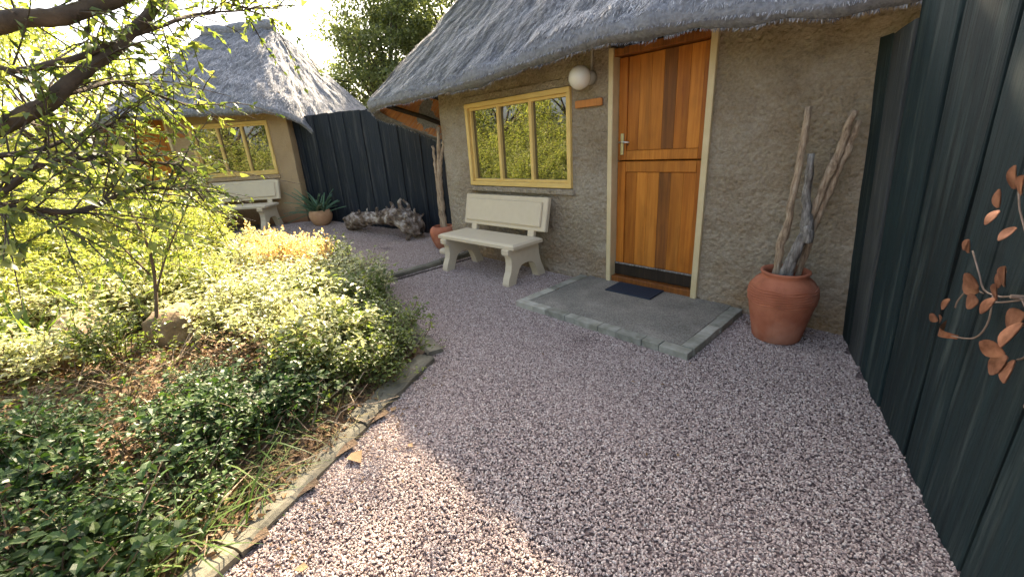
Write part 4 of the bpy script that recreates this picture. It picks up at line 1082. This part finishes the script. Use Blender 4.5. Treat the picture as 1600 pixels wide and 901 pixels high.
drys = [shrub_mesh('dry_shrub', 270 + i, .26, .24, 22, 240, .04, .018, 'dry_leaf') for i in range(2)]
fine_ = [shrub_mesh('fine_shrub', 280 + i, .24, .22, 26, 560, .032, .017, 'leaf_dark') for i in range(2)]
pr = np.random.default_rng(77)
pts = []
for _ in range(9000):
    x = pr.uniform(-8.0, 1.2); y = pr.uniform(-5.6, -1.6)
    if not in_poly(np.array(x), np.array(y), GARDEN): continue
    d = float(poly_dist(np.array(x), np.array(y), np.array(KERB + [(-2.9, -1.62), (-3.8, -1.75), (-5.0, -2.15), (-6.2, -2.9)])))
    dc = math.hypot(x - 2.3, y + 3.47)
    sp = .15 if dc < 3.2 else (.20 if dc < 4.6 else .33)
    if d < .10: continue
    if y < -4.75 and x > -3: continue
    if dc < .9: continue
    if any((x - p[0]) ** 2 + (y - p[1]) ** 2 < sp * sp for p in pts): continue
    if math.hypot(x + 1.52, y + 3.40) < .30 or math.hypot(x + 1.9, y + 3.9) < .36: continue
    pts.append((x, y, d))
for (x, y, d) in pts:
    rz = pr.uniform(0, 6.28); u = pr.uniform(); LOW = .55 if (-1.5 < x < -.5 and -4.1 < y < -3.2) else 1.0
    if x > -1.25 and y < -2.95 - .25 * (x + 1.25) * 0 :
        # shaded near corner
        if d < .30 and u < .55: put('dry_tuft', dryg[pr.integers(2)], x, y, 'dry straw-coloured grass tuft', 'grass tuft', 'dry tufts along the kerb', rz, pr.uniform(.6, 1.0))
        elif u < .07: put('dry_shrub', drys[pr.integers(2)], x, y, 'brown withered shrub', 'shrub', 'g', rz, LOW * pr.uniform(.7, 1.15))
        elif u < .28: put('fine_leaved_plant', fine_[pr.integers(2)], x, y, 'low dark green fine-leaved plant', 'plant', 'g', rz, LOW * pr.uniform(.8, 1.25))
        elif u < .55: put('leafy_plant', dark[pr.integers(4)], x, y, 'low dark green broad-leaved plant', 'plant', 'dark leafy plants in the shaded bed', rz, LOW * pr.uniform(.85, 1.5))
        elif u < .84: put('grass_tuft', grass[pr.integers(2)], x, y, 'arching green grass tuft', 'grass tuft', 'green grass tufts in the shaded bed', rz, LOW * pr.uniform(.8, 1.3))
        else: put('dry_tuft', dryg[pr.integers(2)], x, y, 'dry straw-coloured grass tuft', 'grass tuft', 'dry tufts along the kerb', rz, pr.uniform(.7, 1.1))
    elif -1.0 < x and -3.3 < y < -2.5 and u < .45:
        if u < .28: put('dry_tuft', dryg[pr.integers(2)], x, y, 'dry straw-coloured grass tuft', 'grass tuft', 'g', rz, pr.uniform(.8, 1.3))
        else: put('dry_shrub', drys[pr.integers(2)], x, y, 'brown withered shrub', 'shrub', 'g', rz, pr.uniform(.8, 1.2))
    elif x > -1.25 and d < .55 and y > -2.75:
        put('leafy_bush', (small if u < .75 else mid_)[pr.integers(2)], x, y, 'small-leaved green bush', 'bush', 'green bushes at the kerb corner', rz, pr.uniform(.8, 1.2))
    elif x > -1.25 and d < .35:
        put('dry_tuft', dryg[pr.integers(2)], x, y, 'dry straw-coloured grass tuft', 'grass tuft', 'dry tufts along the kerb', rz, pr.uniform(.6, 1.0))
    elif x > -3.9:
        if u < .70: put('pale_shrub', pale[pr.integers(4)], x, y, 'pale sunlit small-leaved shrub', 'shrub', 'pale shrubs in the sunny bed', rz, pr.uniform(.95, 1.5))
        elif u < .86: put('green_shrub', mid_[pr.integers(3)], x, y, 'fresh green shrub', 'shrub', 'green shrubs in the sunny bed', rz, pr.uniform(.8, 1.2))
        elif u < .93: put('dry_shrub', drys[pr.integers(2)], x, y, 'brown withered shrub', 'shrub', 'g', rz, pr.uniform(.8, 1.2))
        else: put('dry_tuft', dryg[pr.integers(2)], x, y, 'dry straw-coloured grass tuft', 'grass tuft', 'dry tufts in the sunny bed', rz, pr.uniform(.8, 1.2))
    else:
        if y > -2.5: put('pale_shrub', pale[pr.integers(4)], x, y, 'pale sunlit small-leaved shrub', 'shrub', 'pale shrubs in the sunny bed', rz, pr.uniform(.8, 1.2))
        elif u < .8: put('yellow_shrub', yel[pr.integers(3)], x, y, 'bright yellow-green narrow-leaved shrub', 'shrub', 'yellow-green shrubs at the back of the bed', rz, pr.uniform(.7, 1.1))
        else: put('tall_shrub', tall[pr.integers(3)], x, y, 'tall yellow-green shrub', 'shrub', 'tall shrubs near the far cottage', rz, pr.uniform(.5, .75))
for i, (x, y, s_) in enumerate([(-2.75, -2.0, 1.2), (-3.1, -1.95, 1.3), (-2.95, -2.25, 1.15), (-3.4, -2.1, 1.3), (-3.7, -2.2, 1.2)]):
    put('orange_shrub', orange[i % 2], x, y, 'orange and yellow tipped spiky shrub at the far edge of the bed', 'shrub', 'orange shrubs at the far edge of the bed', i * 1.3, s_)
for i, (x, y, s_) in enumerate([(-2.05, -4.1, 1.0), (-1.75, -4.0, .9), (-2.3, -3.75, 1.1), (-1.85, -3.72, .85), (-2.6, -4.3, 1.1), (-2.0, -4.35, .9)]):
    put('strap_leaved_lily', strap[i % 2], x, y, 'strap-leaved lily growing beside the low boulders', 'lily', 'lilies beside the boulders', i * 1.1, s_)
for i, (x, y, s_) in enumerate([(-2.5, -3.25, .85), (-2.75, -3.7, .95), (-3.1, -3.05, .9), (-2.35, -3.0, .7), (-3.0, -4.2, 1.0), (-2.65, -4.5, 1.0), (-3.4, -3.6, 1.05), (-2.2, -4.6, .8)]):
    put('yellow_shrub', yel[i % 3], x, y, 'bright yellow-green narrow-leaved shrub', 'shrub', 'g', i * 1.7, s_)
for i, (x, y, s_) in enumerate([(-3.95, -2.95, .85), (-4.3, -3.3, .8), (-5.6, -2.75, .8), (-6.2, -3.4, .85), (-4.9, -2.9, .62), (-5.2, -3.7, .8), (-6.9, -4.2, 1.1), (-4.4, -4.3, .8), (-5.9, -5.0, 1.2), (-7.6, -5.2, 1.4), (-8.6, -6.2, 1.5), (-4.4, -5.6, 1.3), (-3.4, -5.4, 1.0), (-6.8, -6.6, 1.5), (-8.2, -4.6, 1.1)]):
    put('tall_shrub', tall[i % 3], x, y, 'tall yellow-green shrub', 'shrub', 'tall shrubs near the far cottage', i * .9, s_)

# leaf litter and creeping cover under the shrubs
def litter():
    rg = np.random.default_rng(41); n = 42000
    x = rg.uniform(-4.5, 1.3, n); y = rg.uniform(-5, -1.55, n); k = in_poly(x, y, GARDEN) & (poly_dist(x, y, GARDEN) > .03); x, y = x[k], y[k]; n = len(x)
    P = np.stack([x, y, soil_z(x, y) + rg.uniform(0, .025, n)], -1); D = rand_dirs(n, rg); D[:, 2] *= .35
    V, F = leaf_geo(P, D, norm(np.array([0, 0, 1.]) + rg.normal(0, .5, (n, 3))), rg.uniform(.018, .05, n), rg.uniform(.010, .024, n), .3, .2)
    o = mesh_obj('leaf_litter', V, F, 'dry_leaf'); tag(o, 'brown dry leaf litter on the soil of the planted bed', 'leaf litter', kind='stuff')
    n = 15000
    x = rg.uniform(-7.5, 1.2, n); y = rg.uniform(-5.2, -1.6, n); k = in_poly(x, y, GARDEN) & (poly_dist(x, y, GARDEN) > .12); x, y = x[k], y[k]; n = len(x)
    dens = vnoise(np.stack([x, y, 0 * x], -1), 2.2, 3); k = dens > -.15; x, y = x[k], y[k]; n = len(x)
    P = np.stack([x, y, soil_z(x, y) + rg.uniform(.01, .10, n)], -1); D = rand_dirs(n, rg); D[:, 2] *= .4
    V, F = leaf_geo(P, D, norm(np.array([0, 0, 1.]) + rg.normal(0, .35, (n, 3))), rg.uniform(.025, .055, n), rg.uniform(.014, .03, n))
    o = mesh_obj('creeping_cover', V, F, 'leaf_mid'); tag(o, 'low creeping green cover between the shrubs of the bed', 'ground cover', kind='stuff')
    n = 1300
    x = rg.uniform(-3.5, 1.2, n); y = rg.uniform(-5, -1.7, n); k = in_poly(x, y, GARDEN) & (poly_dist(x, y, GARDEN) > .1); x, y = x[k], y[k]
    m = MB()
    for a, b in zip(x, y):
        an = rg.uniform(0, 6.28); L = rg.uniform(.1, .35); z_ = float(soil_z(np.array(a), np.array(b)))
        m.tube([(a, b, z_ + .01), (a + math.cos(an) * L * .5, b + math.sin(an) * L * .5, z_ + rg.uniform(.02, .12)), (a + math.cos(an) * L, b + math.sin(an) * L, z_ + rg.uniform(.0, .2))], [.004, .003, .0015], 3, False)
    tag(m.build('dead_twigs', 'pale_branch'), 'dead brown twigs lying through the planted bed', 'twigs', kind='stuff')
litter()
# small debris along the wall foot and kerb
rg = np.random.default_rng(56); P = []
for _ in range(260):
    k = rg.integers(4); q = abs(rg.normal(0, .12))
    if k == 0: x, y = rg.uniform(-2.5, -.35), -.05 - q
    elif k == 1: x, y = rg.uniform(1.3, 1.9), -.04 - q
    elif k == 2:
        f = rg.uniform(); x, y = -.026 + .723 * f + .1 + q, -2.144 - 1.39 * f + q * .4
    else: x, y = rg.uniform(-1.8, 1.8), rg.uniform(-2.8, -1.0)
    if k == 3 and rg.uniform() < .6: continue
    P.append((x, y, .012))
P = np.array(P); n = len(P); D = rand_dirs(n, rg); D[:, 2] *= .25
V, F = leaf_geo(P, norm(D), norm(np.array([0, 0, 1.]) + rg.normal(0, .4, (n, 3))), rg.uniform(.012, .032, n), rg.uniform(.006, .014, n))
tag(mesh_obj('leaf_debris', V, F, 'dry_leaf'), 'tiny dry leaf scraps scattered on the gravel', 'leaf litter', kind='stuff')
# fallen leaves on the path
rg = np.random.default_rng(55)
for i, (x, y, L, c_) in enumerate([(.46, -2.93, .11, 'dry_leaf'), (.30, -2.62, .05, 'dry_leaf'), (.93, -3.3, .05, 'dry_leaf'), (.62, -2.7, .04, 'dry_leaf')]):
    V, F = leaf_geo(np.array([[0, 0, 0.]]), np.array([[math.cos(i * 2.1), math.sin(i * 2.1), .08]]), np.array([[0, 0, 1.]]), np.array([L]), np.array([L * .75]), .15, .05)
    o = mesh_obj('fallen_leaf', V, F, c_); o.location = (x, y, .018)
    tag(o, ['large brown fallen leaf on the gravel touching the kerb', 'small brown fallen leaf on the gravel near the kerb', 'small brown fallen leaf on the gravel near the kerb', 'small brown fallen leaf on the gravel near the kerb'][i], 'leaf', None if i == 0 else 'small fallen leaves on the gravel')

# ---------------------------------------------------------------- trees
def twigs_and_leaves(paths, seed, per, tl, nl, L, W, rad0=.004, bias=(0, 0, 0)):
    """side twigs off given paths; returns tube builder and leaf arrays"""
    rg = np.random.default_rng(seed); m = MB(); LP = []; LD = []
    for P in paths:
        P = np.asarray(P); seglen = np.linalg.norm(np.diff(P, axis=0), axis=1).sum(); k = max(2, int(per * seglen))
        for t_ in rg.uniform(.12, 1, k):
            i = t_ * (len(P) - 1); j = int(min(i, len(P) - 2)); b = P[j] + (P[j + 1] - P[j]) * (i - j)
            ax = norm(P[j + 1] - P[j]); d = norm(rg.normal(0, 1, 3) + ax * .8 + np.array(bias)); ln = tl * rg.uniform(.5, 1.3)
            q = smooth_path([b, b + d * ln * .5 + rg.normal(0, .03, 3) * ln, b + d * ln + np.array([0, 0, -.12]) * ln + rg.normal(0, .06, 3) * ln], 6)
            m.tube(q, np.linspace(rad0, rad0 * .35, 6), 3, False)
            kk = max(2, int(nl * rg.uniform(.5, 1.4))); tt = rg.uniform(.15, 1, kk)
            pp = np.stack([np.interp(tt * 5, np.arange(6), q[:, c_]) for c_ in range(3)], 1)
            LP.append(pp); dd = rand_dirs(kk, rg) * .9 + d; dd[:, 2] -= .2; LD.append(dd)
    P = np.concatenate(LP); D = norm(np.concatenate(LD)); n = len(P)
    V, F = leaf_geo(P, D, norm(np.array([0, 0, 1.]) + rg.normal(0, .5, (n, 3))), L * rg.uniform(.6, 1.3, n), W * rg.uniform(.6, 1.3, n), .2, .2)
    return m, V, F
# overhanging tree at the left, trunk outside the picture
nt_ = thing('overhanging_tree', (-1.0, -4.75, .1), 'dark-limbed tree leaning over the bed with sparse small leaves', 'tree')
limbs = {
 'trunk': ([(-1.0, -4.75, -.1), (-.95, -4.65, .6), (-.8, -4.45, 1.15), (-.6, -4.15, 1.5)], [.15, .13, .11, .10]),
 'l1': ([(-.6, -4.15, 1.5), (-.45, -3.95, 1.75), (-.25, -3.68, 1.89), (-.15, -3.57, 1.93), (-.04, -3.41, 1.95), (-.01, -3.24, 2.02), (.05, -3.0, 2.2), (.1, -2.6, 2.6)], [.085, .075, .06, .055, .05, .045, .04, .03]),
 'l2': ([(-.6, -4.15, 1.5), (-.4, -3.95, 1.5), (-.28, -3.8, 1.53), (-.19, -3.67, 1.6), (-.09, -3.53, 1.66), (-.08, -3.42, 1.76), (-.14, -3.25, 1.9), (-.18, -3.08, 2.08), (-.21, -2.94, 2.25), (-.5, -2.5, 2.8), (-1.1, -1.9, 3.4)], [.075, .065, .055, .05, .045, .04, .036, .034, .032, .03, .02]),
 'l3': ([(-.06, -3.65, 1.80), (-.07, -3.58, 1.77), (-.07, -3.44, 1.81), (-.14, -3.25, 1.91)], [.016, .015, .014, .013]),
 'l4': ([(-.08, -3.47, 1.70), (-.27, -3.30, 1.77), (-.36, -3.15, 1.73), (-.45, -3.01, 1.68)], [.014, .011, .009, .005]),
 'l5': ([(-.4, -3.95, 1.45), (-.08, -3.79, 1.33), (.01, -3.72, 1.37), (0, -3.61, 1.45), (-.10, -3.47, 1.47), (-.20, -3.33, 1.45), (-.28, -3.17, 1.42)], [.02, .016, .014, .012, .010, .008, .005]),
 'l6': ([(-.3, -3.95, 1.4), (.02, -3.76, 1.34), (.01, -3.65, 1.30), (.01, -3.56, 1.28), (-.10, -3.43, 1.32), (-.19, -3.32, 1.33), (-.27, -3.13, 1.30)], [.02, .016, .014, .014, .010, .008, .005]),
 'l7': ([(-.2, -3.8, 1.48), (-.09, -3.73, 1.49), (-.10, -3.60, 1.51), (-.20, -3.46, 1.56), (-.29, -3.30, 1.64)], [.014, .012, .010, .008, .005]),
 'l8': ([(-.14, -3.25, 1.91), (-.20, -3.07, 2.0), (-.35, -2.86, 2.10), (-.43, -2.5, 2.19)], [.014, .010, .007, .003]),
 'l9': ([(-.95, -4.65, .8), (-.9, -4.2, 1.9), (-1.3, -3.4, 2.9), (-2.4, -2.0, 3.75), (-3.1, -.7, 4.1)], [.1, .09, .08, .06, .03]),  # limb added to carry the shade clumps
}
paths = {}
for kx, (pp, rd_) in limbs.items():
    P = smooth_path(pp, 8 * len(pp)); R_ = np.interp(np.linspace(0, 1, len(P)), np.linspace(0, 1, len(rd_)), rd_) * (.58 if kx in ('l1', 'l2') else .8); paths[kx] = P
    P2 = P + np.stack([fbm(P + q * 7.7, 9, 2, q) for q in range(3)], -1) * .006
    m = MB(); m.tube(P2, R_, 12 if max(rd_) > .03 else 7, True, .08); m.build('trunk' if kx == 'trunk' else 'limb', 'bark', nt_, True)
tw, V, F = twigs_and_leaves([paths[k] for k in ('l3', 'l4', 'l5', 'l6', 'l7', 'l8')] + [paths['l2'][24:64], paths['l1'][24:56]], 5, 34, .36, 17, .034, .019)
tw.build('twigs', 'bark', nt_)['kind'] = 'stuff'
mesh_obj('foliage', V, F, 'leaf_mid', nt_)
tw, V, F = twigs_and_leaves([paths[k] for k in ('l4', 'l5', 'l6', 'l8')], 25, 14, .34, 9, .05, .034)
tw.build('twigs', 'bark', nt_)['kind'] = 'stuff'
mesh_obj('foliage', V, F, 'leaf_yellow', nt_)
def crown_leaves(clumps, seed, n_per, r, L, W):
    rg = np.random.default_rng(seed); P = []
    for c_, rr_ in clumps: P.append(np.array(c_) + norm(rg.normal(size=(n_per, 3))) * (rg.uniform(0, 1, (n_per, 1)) ** .45) * rr_ * r * np.array([1, 1, .75]))
    P = np.concatenate(P); n = len(P); D = rand_dirs(n, rg); D[:, 2] -= .25
    return leaf_geo(P, norm(D), norm(np.array([0, 0, 1.]) + rg.normal(0, .6, (n, 3))), L * rg.uniform(.6, 1.3, n), W * rg.uniform(.6, 1.3, n), .2, .15)
rg = np.random.default_rng(6)
SHADE = [((-3.0, -.6, 3.85), .5), ((-2.6, -1.1, 3.8), .5), ((-3.6, -.5, 4.0), .5), ((-2.2, -.5, 3.8), .4), ((-3.3, -1.2, 3.9), .5), ((-2.4, -1.6, 3.75), .45), ((-3.9, -1.0, 4.1), .45), ((-1.9, -.2, 3.9), .35), ((-2.3, -.15, 4.0), .4), ((-1.3, .2, 4.1), .12)]  # leaf clumps added above the view to cast shade on the bed
V, F = crown_leaves(SHADE, 61, 420, 1.0, .07, .04)
mesh_obj('crown', V, F, 'leaf_mid', nt_)

def tree(name, base, h, cr, crown_c, label, seed, n_clump, n_per, L, W, leaf_m, group=None, tr=.16, cl_r=.55):
    rg = np.random.default_rng(seed); base = np.array(base, float); cc = np.array(crown_c, float)
    e = thing(name, base, label, 'tree', group)
    d = norm(rg.normal(size=(n_clump, 3))); rr_ = rg.uniform(.35, 1, (n_clump, 1)) ** .6
    C_ = cc + d * rr_ * np.array(cr); C_[:, 2] = np.maximum(C_[:, 2], base[2] + h * .22)
    topk = base + (cc - base) * .8
    m = MB(); P = smooth_path([base - [0, 0, .1], base * .5 + topk * .5 + rg.normal(0, .1, 3), topk], 12); m.tube(P, np.linspace(tr, tr * .45, 12), 9, True, .06); m.build('trunk', 'bark', e, True)
    m = MB()
    for c_ in C_[::2]:
        t_ = rg.uniform(.4, .95); s0 = P[int(t_ * 11)]
        q = smooth_path([s0, (s0 + c_) / 2 + rg.normal(0, .12, 3) + [0, 0, .1], c_], 7); m.tube(q, np.linspace(tr * .32, .01, 7), 5, False)
    m.build('limbs', 'bark', e, True)
    V, F = crown_leaves([(c_, cl_r * rg.uniform(.7, 1.35)) for c_ in C_], seed + 1, n_per, 1.0, L, W)
    mesh_obj('crown', V, F, leaf_m, e)
    return e
# behind the fence, between the two roofs
tree('broadleaf_tree', (-11.5, 4.4, 0), 5, (2.1, 2.1, 2.6), (-11.5, 4.4, 3.7), 'rounded olive-green tree rising behind the plank fence beside the far roof', 301, 160, 230, .12, .06, 'leaf_tree', None, .2, .55)
tree('broadleaf_tree', (-11.2, 7.6, 0), 7, (2.9, 2.9, 2.9), (-11.2, 7.4, 5.2), 'taller dark-trunked tree with yellow-lit leaves behind the near roof', 302, 200, 230, .13, .07, 'leaf_tree', None, .2, .6)
tree('broadleaf_tree', (-8.6, 8.0, 0), 7, (2.6, 2.6, 2.7), (-8.6, 8.0, 5.0), 'bright yellow-green tree partly hidden by the near thatched roof', 303, 130, 220, .13, .07, 'leaf_tree', None, .2, .6)
tree('broadleaf_tree', (-14.5, 8.0, 0), 6, (2.2, 2.2, 2.4), (-14.5, 8.0, 3.4), 'grey-green tree far behind the fence between the roofs', 304, 90, 200, .15, .08, 'leaf_tree', None, .2, .65)
bt = thing('shade_tree', (-3.0, 6.4, 0), 'tall open-crowned tree added unseen behind the near cottage roof for dappled shade', 'tree')  # unseen tree, added to shade the gate and dapple the gravel
m = MB(); m.tube(smooth_path([(-3.0, 6.4, -.1), (-2.9, 5.8, 3.0), (-2.4, 4.6, 5.8), (-2.0, 3.9, 7.2)], 14), np.linspace(.2, .06, 14), 9, True, .06); m.build('trunk', 'bark', bt, True)
m = MB()
TC = [((-1.1, 3.3, 6.3), .55), ((-.9, 4.0, 6.7), .55), ((-2.2, 3.4, 6.4), .4), ((-1.4, 2.9, 6.2), .45), ((-.4, 3.4, 6.4), .5), ((-3.0, 4.6, 6.9), .4)]
for c_, r_ in TC: m.tube(smooth_path([(-2.5, 4.8, 5.4), ((-2.3 + c_[0]) / 2, (4.5 + c_[1]) / 2, (5.9 + c_[2]) / 2 + .1), c_], 8), np.linspace(.06, .012, 8), 6, False)
m.build('limbs', 'bark', bt, True)
V, F = crown_leaves(TC, 88, 330, 1.0, .10, .055)
TS = [((-4.1, 3.9, 6.6), .6), ((-4.4, 3.2, 6.4), .5), ((-3.4, 4.1, 6.7), .6), ((-3.6, 3.4, 6.4), .5), ((-4.9, 3.9, 6.8), .6), ((-5.2, 3.1, 6.5), .5)]  # sparse clumps added to break up the sun on the gravel
V2, F2 = crown_leaves(TS, 89, 95, 1.0, .13, .075)
F = np.concatenate([F, F2 + len(V)]); V = np.concatenate([V, V2])
mesh_obj('crown', V, F, 'leaf_tree', bt)
# garden trees on the left
tree('garden_tree', (-12.5, -6.5, 0), 5, (2.2, 2.2, 2.0), (-12.5, -6.5, 3.2), 'leafy yellow-green tree standing furthest beyond the bed', 310, 55, 180, .12, .06, 'leaf_yellow', 'garden trees beyond the bed', .15, .55)
tree('garden_tree', (-9.5, -7.5, 0), 5, (1.9, 1.9, 1.8), (-9.5, -7.5, 2.6), 'small leafy tree between the far trees and the low boulders', 311, 50, 180, .12, .06, 'leaf_yellow', 'garden trees beyond the bed', .15, .5)
tree('garden_tree', (-6.2, -7.6, 0), 5, (1.9, 1.9, 1.9), (-6.2, -7.6, 2.6), 'leafy tree standing behind the tall yellow-green shrubs', 312, 50, 180, .12, .06, 'leaf_yellow', 'garden trees beyond the bed', .15, .5)
tree('garden_tree', (-3.0, -8.0, 0), 5, (1.9, 1.9, 1.9), (-3.0, -8.0, 2.8), 'darker green tree facing the near cottage across the bed', 313, 50, 160, .12, .06, 'leaf_mid', 'garden trees beyond the bed', .15, .5)
tree('garden_tree', (-15.5, -4.2, 0), 6, (2.4, 2.4, 2.4), (-15.5, -4.2, 3.6), 'larger leafy tree standing to the side of the far cottage', 314, 50, 180, .15, .07, 'leaf_yellow', 'garden trees beyond the bed', .18, .6)
# sapling in the bed
sap = thing('sapling', (-1.39, -3.52, .15), 'thin sapling with long narrow leaves in front of the boulder', 'sapling')
A_ = smooth_path([(-1.39, -3.52, .1), (-1.50, -3.39, .57), (-1.56, -3.34, .87), (-1.49, -3.37, 1.19), (-1.5, -3.34, 1.52)], 20)
B_ = smooth_path([(-1.50, -3.39, .57), (-1.55, -3.24, .85), (-1.57, -3.01, 1.19)], 10); C_ = smooth_path([(-1.52, -3.38, .7), (-1.62, -3.5, 1.0), (-1.7, -3.55, 1.3)], 10)
m = MB(); m.tube(A_, np.linspace(.014, .004, 20), 7); m.tube(B_, np.linspace(.008, .003, 10), 6); m.tube(C_, np.linspace(.007, .003, 10), 6); m.build('trunk', 'twig', sap, True)
tw, V, F = twigs_and_leaves([A_[8:], B_, C_], 15, 34, .32, 13, .085, .018, .003)
tw.build('twigs', 'twig', sap)['kind'] = 'stuff'
mesh_obj('crown', V, F, 'leaf_mid', sap)
